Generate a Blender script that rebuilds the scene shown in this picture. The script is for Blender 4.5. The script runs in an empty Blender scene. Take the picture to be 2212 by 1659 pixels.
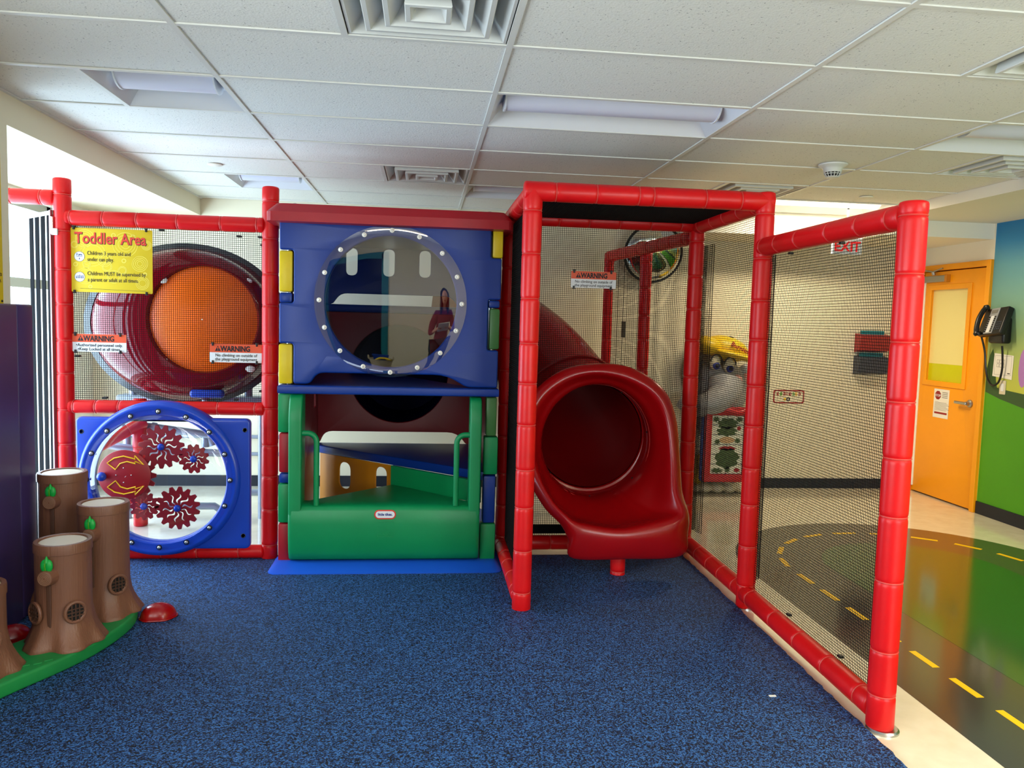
import bpy, bmesh, math, random
from mathutils import Vector, Matrix
random.seed(7)
PI = math.pi
scene = bpy.context.scene
COL = scene.collection

# ------------------------------------------------------------------ camera
YAW, PITCH, ROLL, FPX, CZ = 0.112111, -0.078531, 0.027525, 1690.5, 1.585
cd = bpy.data.cameras.new('camera'); cam = bpy.data.objects.new('camera', cd); COL.objects.link(cam)
cy, sy = math.cos(YAW), math.sin(YAW)
f = Vector((sy*math.cos(PITCH), cy*math.cos(PITCH), math.sin(PITCH)))
r = Vector((cy, -sy, 0)); u = r.cross(f)
c_, s_ = math.cos(ROLL), math.sin(ROLL)
r2 = c_*r + s_*u; u2 = -s_*r + c_*u
cam.matrix_world = Matrix(((r2.x, u2.x, -f.x, 0), (r2.y, u2.y, -f.y, 0), (r2.z, u2.z, -f.z, CZ), (0, 0, 0, 1)))
cd.sensor_fit = 'HORIZONTAL'; cd.sensor_width = 36; cd.lens = 36*FPX/2212; cd.clip_start = 0.03
scene.camera = cam

# ------------------------------------------------------------------ world, lights, exposure
w = bpy.data.worlds.new('sky'); scene.world = w; w.use_nodes = True
bg = w.node_tree.nodes['Background']; bg.inputs[0].default_value = (0.72, 0.85, 1.0, 1); bg.inputs[1].default_value = 4.0
vs = scene.view_settings
vs.view_transform = 'Standard'; vs.look = 'None'; vs.gamma = 1; vs.use_curve_mapping = False
vs.exposure = -0.10

def area(name, loc, direction, sx, sy_, power, color):
    l = bpy.data.lights.new(name, 'AREA'); l.shape = 'RECTANGLE'; l.size = sx; l.size_y = sy_
    l.energy = power; l.color = color
    o = bpy.data.objects.new(name, l); COL.objects.link(o); o.location = loc
    o.rotation_euler = Vector(direction).to_track_quat('-Z', 'Y').to_euler()
    return o
# daylight through the tall window of the left bay, then two added fill lights out of view
area('window_daylight', (-3.16, 5.5, 1.3), (1, 0, -0.03), 2.3, 2.2, 270, (0.68, 0.84, 1.0))
area('side_fill_light', (-2.20, 0.75, 1.55), (1, 0.25, 0.05), 2.5, 1.5, 130, (0.98, 0.98, 0.97))  # unseen fill light, added to brighten the room from the left
area('rear_fill_light', (2.75, -1.85, 1.55), (-0.15, 1, 0.08), 2.5, 1.5, 125, (1.0, 0.97, 0.91))  # unseen fill light, added behind the camera on the right

# ------------------------------------------------------------------ materials
def lin(c):
    return tuple(((x/255.0)/12.92 if x/255.0 <= 0.04045 else ((x/255.0+0.055)/1.055)**2.4) for x in c)
M = {}
def mat(name, rgb, rough=0.5, metal=0.0, coat=0.0, spec=0.5, noise=None, bump=None, trans=0.0, ior=1.45, emit=0.0, alpha=1.0):
    m = bpy.data.materials.new(name); m.use_nodes = True
    nt = m.node_tree; b = nt.nodes['Principled BSDF']
    c = lin(rgb) + (1,)
    b.inputs['Base Color'].default_value = c; b.inputs['Roughness'].default_value = rough
    b.inputs['Metallic'].default_value = metal; b.inputs['Coat Weight'].default_value = coat
    b.inputs['Coat Roughness'].default_value = 0.15
    b.inputs['Specular IOR Level'].default_value = spec
    b.inputs['Transmission Weight'].default_value = trans; b.inputs['IOR'].default_value = ior
    b.inputs['Alpha'].default_value = alpha
    if emit:
        b.inputs['Emission Color'].default_value = c; b.inputs['Emission Strength'].default_value = emit
    if noise or bump:
        tc = nt.nodes.new('ShaderNodeTexCoord')
    if noise:                      # (scale, amount) soft colour variation
        n = nt.nodes.new('ShaderNodeTexNoise'); n.inputs['Scale'].default_value = noise[0]; n.inputs['Detail'].default_value = 4
        nt.links.new(tc.outputs['Object'], n.inputs['Vector'])
        mp = nt.nodes.new('ShaderNodeMapRange'); mp.inputs[1].default_value = .3; mp.inputs[2].default_value = .7
        mp.inputs[3].default_value = 1-noise[1]; mp.inputs[4].default_value = 1+noise[1]
        nt.links.new(n.outputs['Fac'], mp.inputs[0])
        mx = nt.nodes.new('ShaderNodeVectorMath'); mx.operation = 'SCALE'; mx.inputs[0].default_value = c[:3]
        nt.links.new(mp.outputs[0], mx.inputs['Scale']); nt.links.new(mx.outputs[0], b.inputs['Base Color'])
    if bump:                       # (scale, strength)
        n2 = nt.nodes.new('ShaderNodeTexNoise'); n2.inputs['Scale'].default_value = bump[0]; n2.inputs['Detail'].default_value = 3
        nt.links.new(tc.outputs['Object'], n2.inputs['Vector'])
        bp = nt.nodes.new('ShaderNodeBump'); bp.inputs['Strength'].default_value = bump[1]; bp.inputs['Distance'].default_value = 0.004
        nt.links.new(n2.outputs['Fac'], bp.inputs['Height']); nt.links.new(bp.outputs[0], b.inputs['Normal'])
    M[name] = m
    return m
mat('red_vinyl', (208, 14, 18), 0.36, spec=0.4, noise=(6, .08), bump=(60, .08))
mat('red_tie', (205, 62, 55), 0.45)
mat('red_plastic', (150, 4, 9), 0.27, spec=0.5, coat=.15, noise=(5, .05), bump=(25, .05))
mat('dark_red', (120, 20, 28), 0.42, noise=(5, .06))
mat('roof_red', (162, 20, 32), 0.42, bump=(90, .05), noise=(5, .06))
mat('blue', (6, 50, 134), 0.36, spec=0.45, bump=(120, .06), noise=(4, .06))
mat('gear_blue', (18, 62, 175), 0.32, spec=0.5, coat=.15)
mat('mat_blue', (22, 84, 200), 0.42, bump=(80, .05))
mat('green', (4, 134, 76), 0.40, bump=(120, .06), noise=(4, .06))
mat('olive', (60, 112, 56), 0.42)
mat('yellow', (222, 192, 18), 0.40, noise=(9, .06))
mat('amber', (190, 120, 12), 0.5)
mat('net_black', (11, 11, 12), 0.7, spec=.15)
mat('slat_black', (9, 9, 11), 0.8, spec=.02)
mat('tube_shade_red', (122, 3, 8), .5, spec=.25)  # slide red darkened: shade inside the tube put into the colour
mat('navy', (8, 12, 52), .6, spec=.08)
mat('skin', (196, 142, 116), .5)
mat('hair', (22, 18, 20), .4)
mat('top_red', (110, 24, 34), .8)
mat('trousers', (20, 22, 30), .8)
mat('basket', (188, 172, 140), .8, bump=(200, .5))
mat('black', (14, 14, 16), 0.45)
mat('steel', (190, 190, 190), 0.28, metal=1)
mat('brushed', (172, 172, 168), 0.35, metal=1)
mat('pipe_grey', (150, 160, 176), 0.35, metal=.6)
mat('chrome', (225, 228, 230), 0.12, metal=1)
mat('clear', (246, 248, 252), 0.02, trans=0.0, alpha=0.10, spec=.9)
mat('stump_brown', (122, 80, 60), 0.42, noise=(3.5, .12), bump=(14, .12))
mat('stump_dark', (84, 54, 40), 0.5)
mat('stump_ring', (138, 105, 82), 0.5)
mat('drumskin', (214, 204, 182), 0.45)
mat('stump_black', (12, 10, 10), .8)
mat('leaf_green', (12, 160, 62), 0.4)
mat('toy_green', (24, 132, 64), 0.5, noise=(5, .1))
mat('purple', (62, 46, 98), 0.42, noise=(3, .06))
mat('cream_wall', (226, 217, 190), 0.75, bump=(120, .04))
mat('white_wall', (232, 228, 214), 0.75, bump=(120, .04))
mat('ceiling_white', (222, 222, 218), 0.8)
mat('bar_white', (216, 216, 210), 0.5)
mat('vent_white', (206, 208, 204), 0.5)
mat('troffer', (214, 216, 220), 0.4)
mat('cover', (208, 210, 226), 0.35)
mat('lit', (255, 236, 196), 0.5, emit=6.0)
mat('baseboard', (18, 24, 36), 0.45)
mat('orange', (245, 160, 8), 0.42)
mat('door_orange', (246, 158, 6), 0.4, noise=(3, .03))
mat('white_paint', (236, 232, 220), 0.5)
mat('paper', (236, 232, 222), 0.8)
mat('sign_yellow', (214, 184, 14), 0.5)
mat('swirl', (238, 220, 96), 0.5)
mat('sign_red', (214, 56, 40), 0.5)
mat('sign_dark_red', (150, 26, 30), 0.5)
mat('sign_orange', (222, 82, 42), 0.5)
mat('sign_white', (226, 228, 232), 0.5)
mat('ink', (22, 20, 26), 0.6)
mat('ink_blue', (40, 52, 130), 0.6)
mat('ink_grey', (120, 118, 112), 0.6)
mat('gear_red', (150, 22, 34), 0.4)
mat('gear_edge', (172, 60, 58), 0.5)
mat('arrow_yellow', (240, 190, 30), 0.5)
mat('bubble_rim', (52, 54, 58), 0.3)
mat('bubble_red', (104, 6, 20), 0.06, spec=.32)
mat('bubble_orange', (240, 104, 2), 0.3)
mat('eggwhite', (236, 238, 232), 0.4)
mat('elephant_grey', (152, 152, 154), 0.45, noise=(5, .08), bump=(10, .1))
mat('elephant_cream', (214, 204, 176), 0.45)
mat('elephant_pink', (206, 150, 140), 0.5)
mat('cap_yellow', (226, 186, 22), 0.4)
mat('frame_red', (178, 28, 34), 0.4)
mat('puzzle_green', (64, 84, 44), 0.6, noise=(30, .3))
mat('puzzle_white', (220, 222, 205), 0.6)
mat('puzzle_skin', (196, 160, 118), 0.6)
mat('phone_black', (18, 18, 20), 0.35)
mat('phone_grey', (150, 152, 156), 0.35)
mat('asphalt', (62, 56, 48), 0.14, spec=.7, coat=.35)
M['asphalt'].node_tree.nodes['Principled BSDF'].inputs['Coat Roughness'].default_value = .10
mat('grass_floor', (30, 84, 32), 0.14, spec=.7, coat=.35)
M['grass_floor'].node_tree.nodes['Principled BSDF'].inputs['Coat Roughness'].default_value = .10
mat('lane_yellow', (250, 196, 18), 0.25)
mat('hill_dark', (52, 84, 44), 0.55)
mat('hill_green', (76, 152, 20), 0.55, noise=(2, .04))
mat('flower_purple', (170, 120, 190), .5)
mat('teal', (16, 118, 128), 0.5)
mat('dark_room', (24, 26, 32), 0.8)
mat('pocket_red', (150, 40, 36), .5)
mat('pocket_grey', (60, 64, 76), .5)
mat('brick_out', (226, 170, 176), .8)
mat('exit_red', (230, 30, 30), .5, emit=0.6)
mat('mirror', (210, 215, 215), 0.05, metal=1)
mat('grass_leaf', (40, 78, 48), .5)
mat('glass_yellow', (240, 226, 150), .25)
mat('glass_lime', (206, 206, 20), .3)

# carpet: dark rubber granules flecked with blue
def carpet_mat():
    m = bpy.data.materials.new('carpet'); m.use_nodes = True; nt = m.node_tree; b = nt.nodes['Principled BSDF']
    tc = nt.nodes.new('ShaderNodeTexCoord')
    v = nt.nodes.new('ShaderNodeTexVoronoi'); v.inputs['Scale'].default_value = 210
    nt.links.new(tc.outputs['Object'], v.inputs['Vector'])
    n = nt.nodes.new('ShaderNodeTexNoise'); n.inputs['Scale'].default_value = 70; n.inputs['Detail'].default_value = 6; n.inputs['Roughness'].default_value = .75
    nt.links.new(tc.outputs['Object'], n.inputs['Vector'])
    cr = nt.nodes.new('ShaderNodeValToRGB'); e = cr.color_ramp.elements
    e[0].position = .36; e[0].color = lin((9, 14, 24))+(1,)
    e[1].position = .68; e[1].color = lin((56, 106, 168))+(1,)
    k = e.new(.5); k.color = lin((18, 46, 90))+(1,)
    mx = nt.nodes.new('ShaderNodeMix'); mx.inputs['Factor'].default_value = .45
    sep = nt.nodes.new('ShaderNodeSeparateColor'); nt.links.new(v.outputs['Color'], sep.inputs[0])
    nt.links.new(n.outputs['Fac'], mx.inputs[2]); nt.links.new(sep.outputs[0], mx.inputs[3])
    nt.links.new(mx.outputs[0], cr.inputs['Fac']); nt.links.new(cr.outputs[0], b.inputs['Base Color'])
    b.inputs['Roughness'].default_value = .62; b.inputs['Specular IOR Level'].default_value = .35
    bp = nt.nodes.new('ShaderNodeBump'); bp.inputs['Strength'].default_value = .6; bp.inputs['Distance'].default_value = .004
    nt.links.new(v.outputs['Distance'], bp.inputs['Height']); nt.links.new(bp.outputs[0], b.inputs['Normal'])
    M['carpet'] = m
carpet_mat()
def floor_mat():
    m = mat('floor_vinyl', (226, 214, 184), 0.10, spec=.8, coat=.5)
    nt = m.node_tree; b = nt.nodes['Principled BSDF']; tc = nt.nodes.new('ShaderNodeTexCoord')
    n = nt.nodes.new('ShaderNodeTexNoise'); n.inputs['Scale'].default_value = 9; n.inputs['Detail'].default_value = 8
    nt.links.new(tc.outputs['Object'], n.inputs['Vector'])
    cr = nt.nodes.new('ShaderNodeValToRGB'); e = cr.color_ramp.elements
    e[0].position = .3; e[0].color = lin((222, 212, 186))+(1,); e[1].position = .7; e[1].color = lin((234, 226, 202))+(1,)
    nt.links.new(n.outputs['Fac'], cr.inputs[0]); nt.links.new(cr.outputs[0], b.inputs['Base Color'])
floor_mat()
def tile_mat():
    m = mat('ceiling_tile', (216, 217, 214), 0.85); nt = m.node_tree; b = nt.nodes['Principled BSDF']
    tc = nt.nodes.new('ShaderNodeTexCoord')
    n = nt.nodes.new('ShaderNodeTexNoise'); n.inputs['Scale'].default_value = 95; n.inputs['Detail'].default_value = 5; n.inputs['Roughness'].default_value = .7
    n2 = nt.nodes.new('ShaderNodeTexVoronoi'); n2.inputs['Scale'].default_value = 120
    geo = nt.nodes.new('ShaderNodeNewGeometry')
    for q in (n, n2): nt.links.new(geo.outputs['Position'], q.inputs['Vector'])
    cr = nt.nodes.new('ShaderNodeValToRGB'); e = cr.color_ramp.elements
    e[0].position = .335; e[0].color = lin((112, 112, 110))+(1,); e[1].position = .375; e[1].color = lin((226, 225, 218))+(1,)
    nt.links.new(n.outputs['Fac'], cr.inputs[0]); nt.links.new(cr.outputs[0], b.inputs['Base Color'])
    bp = nt.nodes.new('ShaderNodeBump'); bp.inputs['Strength'].default_value = .25; bp.inputs['Distance'].default_value = .003
    nt.links.new(n2.outputs['Distance'], bp.inputs['Height']); nt.links.new(bp.outputs[0], b.inputs['Normal'])
tile_mat()
def mural_mat():
    m = mat('mural', (90, 140, 150), 0.5); nt = m.node_tree; b = nt.nodes['Principled BSDF']
    geo = nt.nodes.new('ShaderNodeNewGeometry'); sp = nt.nodes.new('ShaderNodeSeparateXYZ')
    nt.links.new(geo.outputs['Position'], sp.inputs[0])
    mp = nt.nodes.new('ShaderNodeMapRange'); mp.inputs[1].default_value = 1.0; mp.inputs[2].default_value = 2.6
    nt.links.new(sp.outputs['Z'], mp.inputs[0])
    cr = nt.nodes.new('ShaderNodeValToRGB'); e = cr.color_ramp.elements
    e[0].position = 0; e[0].color = lin((196, 198, 70))+(1,)
    e[1].position = 1; e[1].color = lin((24, 122, 186))+(1,)
    for p, c in ((.16, (180, 190, 84)), (.36, (140, 168, 112)), (.56, (116, 164, 150)), (.75, (96, 160, 178)), (.87, (44, 134, 190))):
        k = e.new(p); k.color = lin(c)+(1,)
    nt.links.new(mp.outputs[0], cr.inputs[0]); nt.links.new(cr.outputs[0], b.inputs['Base Color'])
mural_mat()
def bark_mat():
    m = M['stump_brown']; nt = m.node_tree; b = nt.nodes['Principled BSDF']
    tc = nt.nodes.new('ShaderNodeTexCoord'); mp = nt.nodes.new('ShaderNodeMapping'); mp.inputs['Scale'].default_value = (60, 60, 3)
    nt.links.new(tc.outputs['Object'], mp.inputs[0])
    n = nt.nodes.new('ShaderNodeTexNoise'); n.inputs['Scale'].default_value = 2.2; n.inputs['Detail'].default_value = 4
    nt.links.new(mp.outputs[0], n.inputs['Vector'])
    bp = nt.nodes.new('ShaderNodeBump'); bp.inputs['Strength'].default_value = .45; bp.inputs['Distance'].default_value = .004
    nt.links.new(n.outputs['Fac'], bp.inputs['Height']); nt.links.new(bp.outputs[0], b.inputs['Normal'])
bark_mat()
def glass_mat(name, tint, a):
    # thin clear sheet: mostly see-through, with a fresnel reflection
    m = bpy.data.materials.new(name); m.use_nodes = True; nt = m.node_tree
    for n in list(nt.nodes): nt.nodes.remove(n)
    out = nt.nodes.new('ShaderNodeOutputMaterial'); tr = nt.nodes.new('ShaderNodeBsdfTransparent'); tr.inputs[0].default_value = lin(tint)+(1,)
    gl = nt.nodes.new('ShaderNodeBsdfGlossy'); gl.inputs['Roughness'].default_value = .015
    fr = nt.nodes.new('ShaderNodeFresnel'); fr.inputs[0].default_value = 1.5
    ad = nt.nodes.new('ShaderNodeMath'); ad.operation = 'ADD'; ad.inputs[1].default_value = a
    mx = nt.nodes.new('ShaderNodeMixShader')
    ge = nt.nodes.new('ShaderNodeNewGeometry'); iv = nt.nodes.new('ShaderNodeMath'); iv.operation = 'SUBTRACT'; iv.inputs[0].default_value = 1
    mu = nt.nodes.new('ShaderNodeMath'); mu.operation = 'MULTIPLY'
    nt.links.new(ge.outputs['Backfacing'], iv.inputs[1])
    nt.links.new(fr.outputs[0], ad.inputs[0]); nt.links.new(ad.outputs[0], mu.inputs[0]); nt.links.new(iv.outputs[0], mu.inputs[1]); nt.links.new(mu.outputs[0], mx.inputs[0])
    nt.links.new(tr.outputs[0], mx.inputs[1]); nt.links.new(gl.outputs[0], mx.inputs[2]); nt.links.new(mx.outputs[0], out.inputs[0])
    M[name] = m
glass_mat('clear_sheet', (214, 218, 228), .115)
glass_mat('clear_dome', (238, 242, 252), .03)
glass_mat('window_glass', (244, 250, 252), .01)

# ------------------------------------------------------------------ object helpers
W = {}
def link(o, parent=None, Mx=None):
    COL.objects.link(o)
    Mx = Mx or Matrix()
    o.matrix_basis = Mx
    if parent is not None:
        o.parent = parent; o.matrix_parent_inverse = W[parent].inverted()
    W[o] = Mx
    return o
def tag(o, label=None, cat=None, group=None, kind=None):
    if label: o['label'] = label
    if cat: o['category'] = cat
    if group: o['group'] = group
    if kind: o['kind'] = kind
    return o
def thing(name, loc, label, cat, group=None, rz=0):
    o = bpy.data.objects.new(name, None); o.empty_display_size = .05
    link(o, None, Matrix.Translation(loc) @ Matrix.Rotation(rz, 4, 'Z'))
    return tag(o, label, cat, group)
def meshobj(name, me, m, parent=None, Mx=None, smooth=None):
    if m is not None and not me.materials: me.materials.append(M[m])
    if smooth is not None:
        for p in me.polygons: p.use_smooth = smooth
    return link(bpy.data.objects.new(name, me), parent, Mx)

class MB:
    def __init__(s): s.b = bmesh.new()
    def box(s, x0, x1, y0, y1, z0, z1, bev=0, seg=1, Mx=None):
        r = bmesh.ops.create_cube(s.b, size=1)
        v = r['verts']
        bmesh.ops.scale(s.b, vec=(abs(x1-x0), abs(y1-y0), abs(z1-z0)), verts=v)
        bmesh.ops.translate(s.b, vec=((x0+x1)/2, (y0+y1)/2, (z0+z1)/2), verts=v)
        if bev:
            es = list({e for q in v for e in q.link_edges})
            rr = bmesh.ops.bevel(s.b, geom=es, offset=bev, segments=seg, affect='EDGES', profile=.5, clamp_overlap=True)
            v = list({q for fc in rr['faces'] for q in fc.verts} | {q for q in v if q.is_valid})
        if Mx is not None: bmesh.ops.transform(s.b, matrix=Mx, verts=v)
        return s
    def lathe(s, prof, n=32, Mx=None, cap=True, fn=None):
        # prof: (radius, height) pairs; axis +Z
        rings = []
        for (rr, z) in prof:
            ring = []
            for i in range(n):
                a = 2*PI*i/n
                p = Vector((rr*math.cos(a), rr*math.sin(a), z))
                if fn: p = fn(p, a, rr, z)
                if Mx is not None: p = Mx @ p
                ring.append(s.b.verts.new(p))
            rings.append(ring)
        for a, b in zip(rings[:-1], rings[1:]):
            for i in range(n):
                s.b.faces.new((a[i], a[(i+1) % n], b[(i+1) % n], b[i]))
        if cap:
            s.b.faces.new(rings[0][::-1]); s.b.faces.new(rings[-1])
        return s
    def cyl(s, p0, p1, r0, r1=None, n=16, cap=True):
        p0 = Vector(p0); p1 = Vector(p1); d = p1-p0
        Mx = Matrix.Translation(p0) @ d.to_track_quat('Z', 'Y').to_matrix().to_4x4()
        return s.lathe([(r0, 0), (r0 if r1 is None else r1, d.length)], n, Mx, cap)
    def tube(s, pts, rad, n=12, cap=True, closed=False):
        pts = [Vector(p) for p in pts]; rings = []; N = len(pts)
        prev = None
        for i, p in enumerate(pts):
            if closed: t = pts[(i+1) % N]-pts[i-1]
            else: t = pts[min(i+1, N-1)]-pts[max(i-1, 0)]
            t.normalize()
            if prev is None:
                a = t.orthogonal().normalized()
            else:
                a = prev-t*prev.dot(t); a.normalize()
            prev = a; b = t.cross(a)
            rr = rad[i] if isinstance(rad, (list, tuple)) else rad
            rings.append([s.b.verts.new(p+rr*(math.cos(2*PI*k/n)*a+math.sin(2*PI*k/n)*b)) for k in range(n)])
        pr = list(zip(rings[:-1], rings[1:]))
        if closed: pr.append((rings[-1], rings[0]))
        for a, b in pr:
            for i in range(n): s.b.faces.new((a[i], a[(i+1) % n], b[(i+1) % n], b[i]))
        if cap and not closed:
            s.b.faces.new(rings[0][::-1]); s.b.faces.new(rings[-1])
        return s
    def sph(s, c, rad, seg=20, rings=12, sc=(1, 1, 1), Mx=None):
        r = bmesh.ops.create_uvsphere(s.b, u_segments=seg, v_segments=rings, radius=rad)
        T = Matrix.Translation(c) @ (Mx or Matrix()) @ Matrix.Diagonal((*sc, 1))
        bmesh.ops.transform(s.b, matrix=T, verts=r['verts'])
        return s
    def poly(s, pts, h=None, d=None):
        # flat polygon extruded by vector d
        a = [s.b.verts.new(p) for p in pts]
        if d is None: s.b.faces.new(a); return s
        b = [s.b.verts.new(Vector(p)+Vector(d)) for p in pts]
        s.b.faces.new(a[::-1]); s.b.faces.new(b); n = len(a)
        for i in range(n): s.b.faces.new((a[i], a[(i+1) % n], b[(i+1) % n], b[i]))
        return s
    def grid(s, P, closed_u=False, closed_v=False):
        V = [[s.b.verts.new(p) for p in row] for row in P]
        nu = len(V); nv = len(V[0])
        for i in range(nu if closed_u else nu-1):
            for j in range(nv if closed_v else nv-1):
                s.b.faces.new((V[i][j], V[(i+1) % nu][j], V[(i+1) % nu][(j+1) % nv], V[i][(j+1) % nv]))
        return s
    def mesh(s, name, m=None, smooth=None, sharp=None):
        bmesh.ops.recalc_face_normals(s.b, faces=s.b.faces[:])
        if smooth is not None:
            for fc in s.b.faces: fc.smooth = smooth
        if smooth:
            lim = math.radians(sharp or 40)
            for e in s.b.edges:
                if len(e.link_faces) == 2 and e.calc_face_angle(0) > lim: e.smooth = False
        me = bpy.data.meshes.new(name); s.b.to_mesh(me); s.b.free()
        if m: me.materials.append(M[m])
        return me
    def build(s, name, m, parent=None, Mx=None, smooth=False, sharp=None, kind=None, label=None):
        o = meshobj(name, s.mesh(name, m, smooth, sharp), None, parent, Mx)
        if kind: o['kind'] = kind
        if label: o['label'] = label
        return o

def FR(o, facing='y-'):
    # frame for flat plates: local x,y on the plane, local z towards the viewer
    if facing == 'y-': X, Y, Z = (1, 0, 0), (0, 0, 1), (0, -1, 0)
    elif facing == 'x-': X, Y, Z = (0, -1, 0), (0, 0, 1), (-1, 0, 0)
    elif facing == 'x+': X, Y, Z = (0, 1, 0), (0, 0, 1), (1, 0, 0)
    elif facing == 'z+': X, Y, Z = (1, 0, 0), (0, 1, 0), (0, 0, 1)
    Mx = Matrix((X, Y, Z)).transposed().to_4x4(); Mx.translation = o
    return Mx
def rrect(x0, x1, y0, y1, r, n=5):
    P = []
    for cx, cy_, a0 in ((x1-r, y1-r, 0), (x0+r, y1-r, 90), (x0+r, y0+r, 180), (x1-r, y0+r, 270)):
        for i in range(n+1):
            a = math.radians(a0+90*i/n); P.append((cx+r*math.cos(a), cy_+r*math.sin(a)))
    return P
def circ(cx, cy_, r, n=48, ry=None):
    return [(cx+r*math.cos(2*PI*i/n), cy_+(ry or r)*math.sin(2*PI*i/n)) for i in range(n)]
def fillet(pts, n=4):
    # pts: (x, y, r); rounds every corner by r
    out = []; N = len(pts)
    for i, q in enumerate(pts):
        x, y = q[0], q[1]; r = q[2] if len(q) > 2 else 0
        p = Vector((x, y))
        if r <= 0: out.append((x, y)); continue
        a = Vector(pts[i-1][:2])-p; b = Vector(pts[(i+1) % N][:2])-p
        a.normalize(); b.normalize()
        A = p+a*r; B = p+b*r
        for k in range(n+1):
            t = k/n; v = A.lerp(p, t).lerp(p.lerp(B, t), t); out.append((v.x, v.y))
    return out
def plate_mesh(name, outer, holes=(), thick=.02, bev=0, m=None, res=2, smooth=False):
    cu = bpy.data.curves.new(name, 'CURVE'); cu.dimensions = '2D'; cu.fill_mode = 'BOTH'
    cu.bevel_depth = bev; cu.bevel_resolution = res; cu.extrude = max(thick/2-bev, 0); cu.offset = -bev
    for pts in [outer]+list(holes):
        sp = cu.splines.new('POLY'); sp.points.add(len(pts)-1)
        for i, p in enumerate(pts): sp.points[i].co = (p[0], p[1], 0, 1)
        sp.use_cyclic_u = True
    o = bpy.data.objects.new('tmp', cu); me = bpy.data.meshes.new_from_object(o)
    bpy.data.objects.remove(o); bpy.data.curves.remove(cu)
    me.transform(Matrix.Translation((0, 0, thick/2)))
    me.materials.clear()
    if m: me.materials.append(M[m])
    if smooth:
        b = bmesh.new(); b.from_mesh(me); bmesh.ops.remove_doubles(b, verts=b.verts[:], dist=1e-5)
        for fc in b.faces: fc.smooth = True
        for e in b.edges:
            if len(e.link_faces) == 2 and e.calc_face_angle(0) > math.radians(35): e.smooth = False
        b.to_mesh(me); b.free()
    return me
def plate(name, outer, holes, frame, thick, m, parent=None, bev=0, **k):
    # the back of the plate lies on the frame's plane; it grows towards the viewer
    o = meshobj(name, plate_mesh(name, outer, holes, thick, bev, m, smooth=bev > 0), None, parent, frame)
    for a, b in k.items(): o[a] = b
    return o
def text(name, body, frame, x, y, size, m, parent=None, align='LEFT', off=0, ext=.0004, sx=1, rot=0, lift=.0008, space=1):
    cu = bpy.data.curves.new(name, 'FONT'); cu.body = body; cu.size = size; cu.align_x = align; cu.align_y = 'BOTTOM_BASELINE'
    cu.extrude = ext; cu.offset = off; cu.resolution_u = 3; cu.space_character = space
    o = bpy.data.objects.new('tmp', cu); me = bpy.data.meshes.new_from_object(o)
    bpy.data.objects.remove(o); bpy.data.curves.remove(cu)
    me.materials.clear(); me.materials.append(M[m])
    me.transform(Matrix.Translation((x, y, lift)) @ Matrix.Rotation(rot, 4, 'Z') @ Matrix.Diagonal((sx, 1, 1, 1)))
    return meshobj(name, me, None, parent, frame)
def cr1(P, closed, n):
    # Catmull-Rom through points
    out = []; N = len(P)
    segs = N if closed else N-1
    for i in range(segs):
        if closed: a, b, c, d = P[i-1], P[i], P[(i+1) % N], P[(i+2) % N]
        else: a, b, c, d = P[max(i-1, 0)], P[i], P[i+1], P[min(i+2, N-1)]
        a, b, c, d = map(Vector, (a, b, c, d))
        for k in range(n):
            t = k/n
            out.append(.5*((2*b)+(c-a)*t+(2*a-5*b+4*c-d)*t*t+(3*b-a-3*c+d)*t**3))
    if not closed: out.append(Vector(P[-1]))
    return out
def hit(px, py, y):
    d = f + r2*(px-1106)/FPX - u2*(py-829.5)/FPX
    t = y/d.y; return Vector((0, 0, CZ))+d*t

# ------------------------------------------------------------------ setting
ZCEIL = 2.622; YB = 7.42; XR = 4.93; XL = -2.03; XW = -2.97; ZLOW = 2.47; YREAR = -1.7
fl = MB().box(-3.3, XR+.2, YREAR-.2, YB+.2, -.1, 0).build('floor', 'floor_vinyl', kind='structure')
# painted road loop in the floor
RX, RY = 3.35, 4.83
def stadium(R, ylow, n=40):
    P = [(RX-R, ylow)] + [(RX-R*math.cos(PI*i/n), RY+R*math.sin(PI*i/n)) for i in range(n+1)] + [(RX+R, ylow)]
    return P[::-1]
def flat(name, pts, z0, z1, m, parent):
    return MB().poly([(p[0], p[1], z0) for p in pts], d=(0, 0, z1-z0)).build(name, m, parent)
flat('road', stadium(1.2, 1.2), -.001, .0010, 'asphalt', fl)
flat('lawn', stadium(.62, 1.2), -.001, .0016, 'grass_floor', fl)
def dash(p, q, wd=.036):
    p = Vector((p[0], p[1], 0)); q = Vector((q[0], q[1], 0)); t = (q-p).normalized(); nrm = Vector((-t.y, t.x, 0))*wd/2
    MB().poly([p-nrm+Vector((0, 0, .001)), q-nrm+Vector((0, 0, .001)), q+nrm+Vector((0, 0, .001)), p+nrm+Vector((0, 0, .001))], d=(0, 0, .0011)).build('lane_dash', 'lane_yellow', fl)
RD = .90
y = 4.75
while y > 1.3:
    dash((RX-RD, y), (RX-RD, y-.185)); dash((RX+RD, y), (RX+RD, y-.185)); y -= .30
k = 0
while k*.30 < PI*RD-.1:
    a0 = (k*.30+.08)/RD; a1 = a0+.185/RD
    dash((RX-RD*math.cos(a0), RY+RD*math.sin(a0)), (RX-RD*math.cos(a1), RY+RD*math.sin(a1))); k += 1

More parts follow.
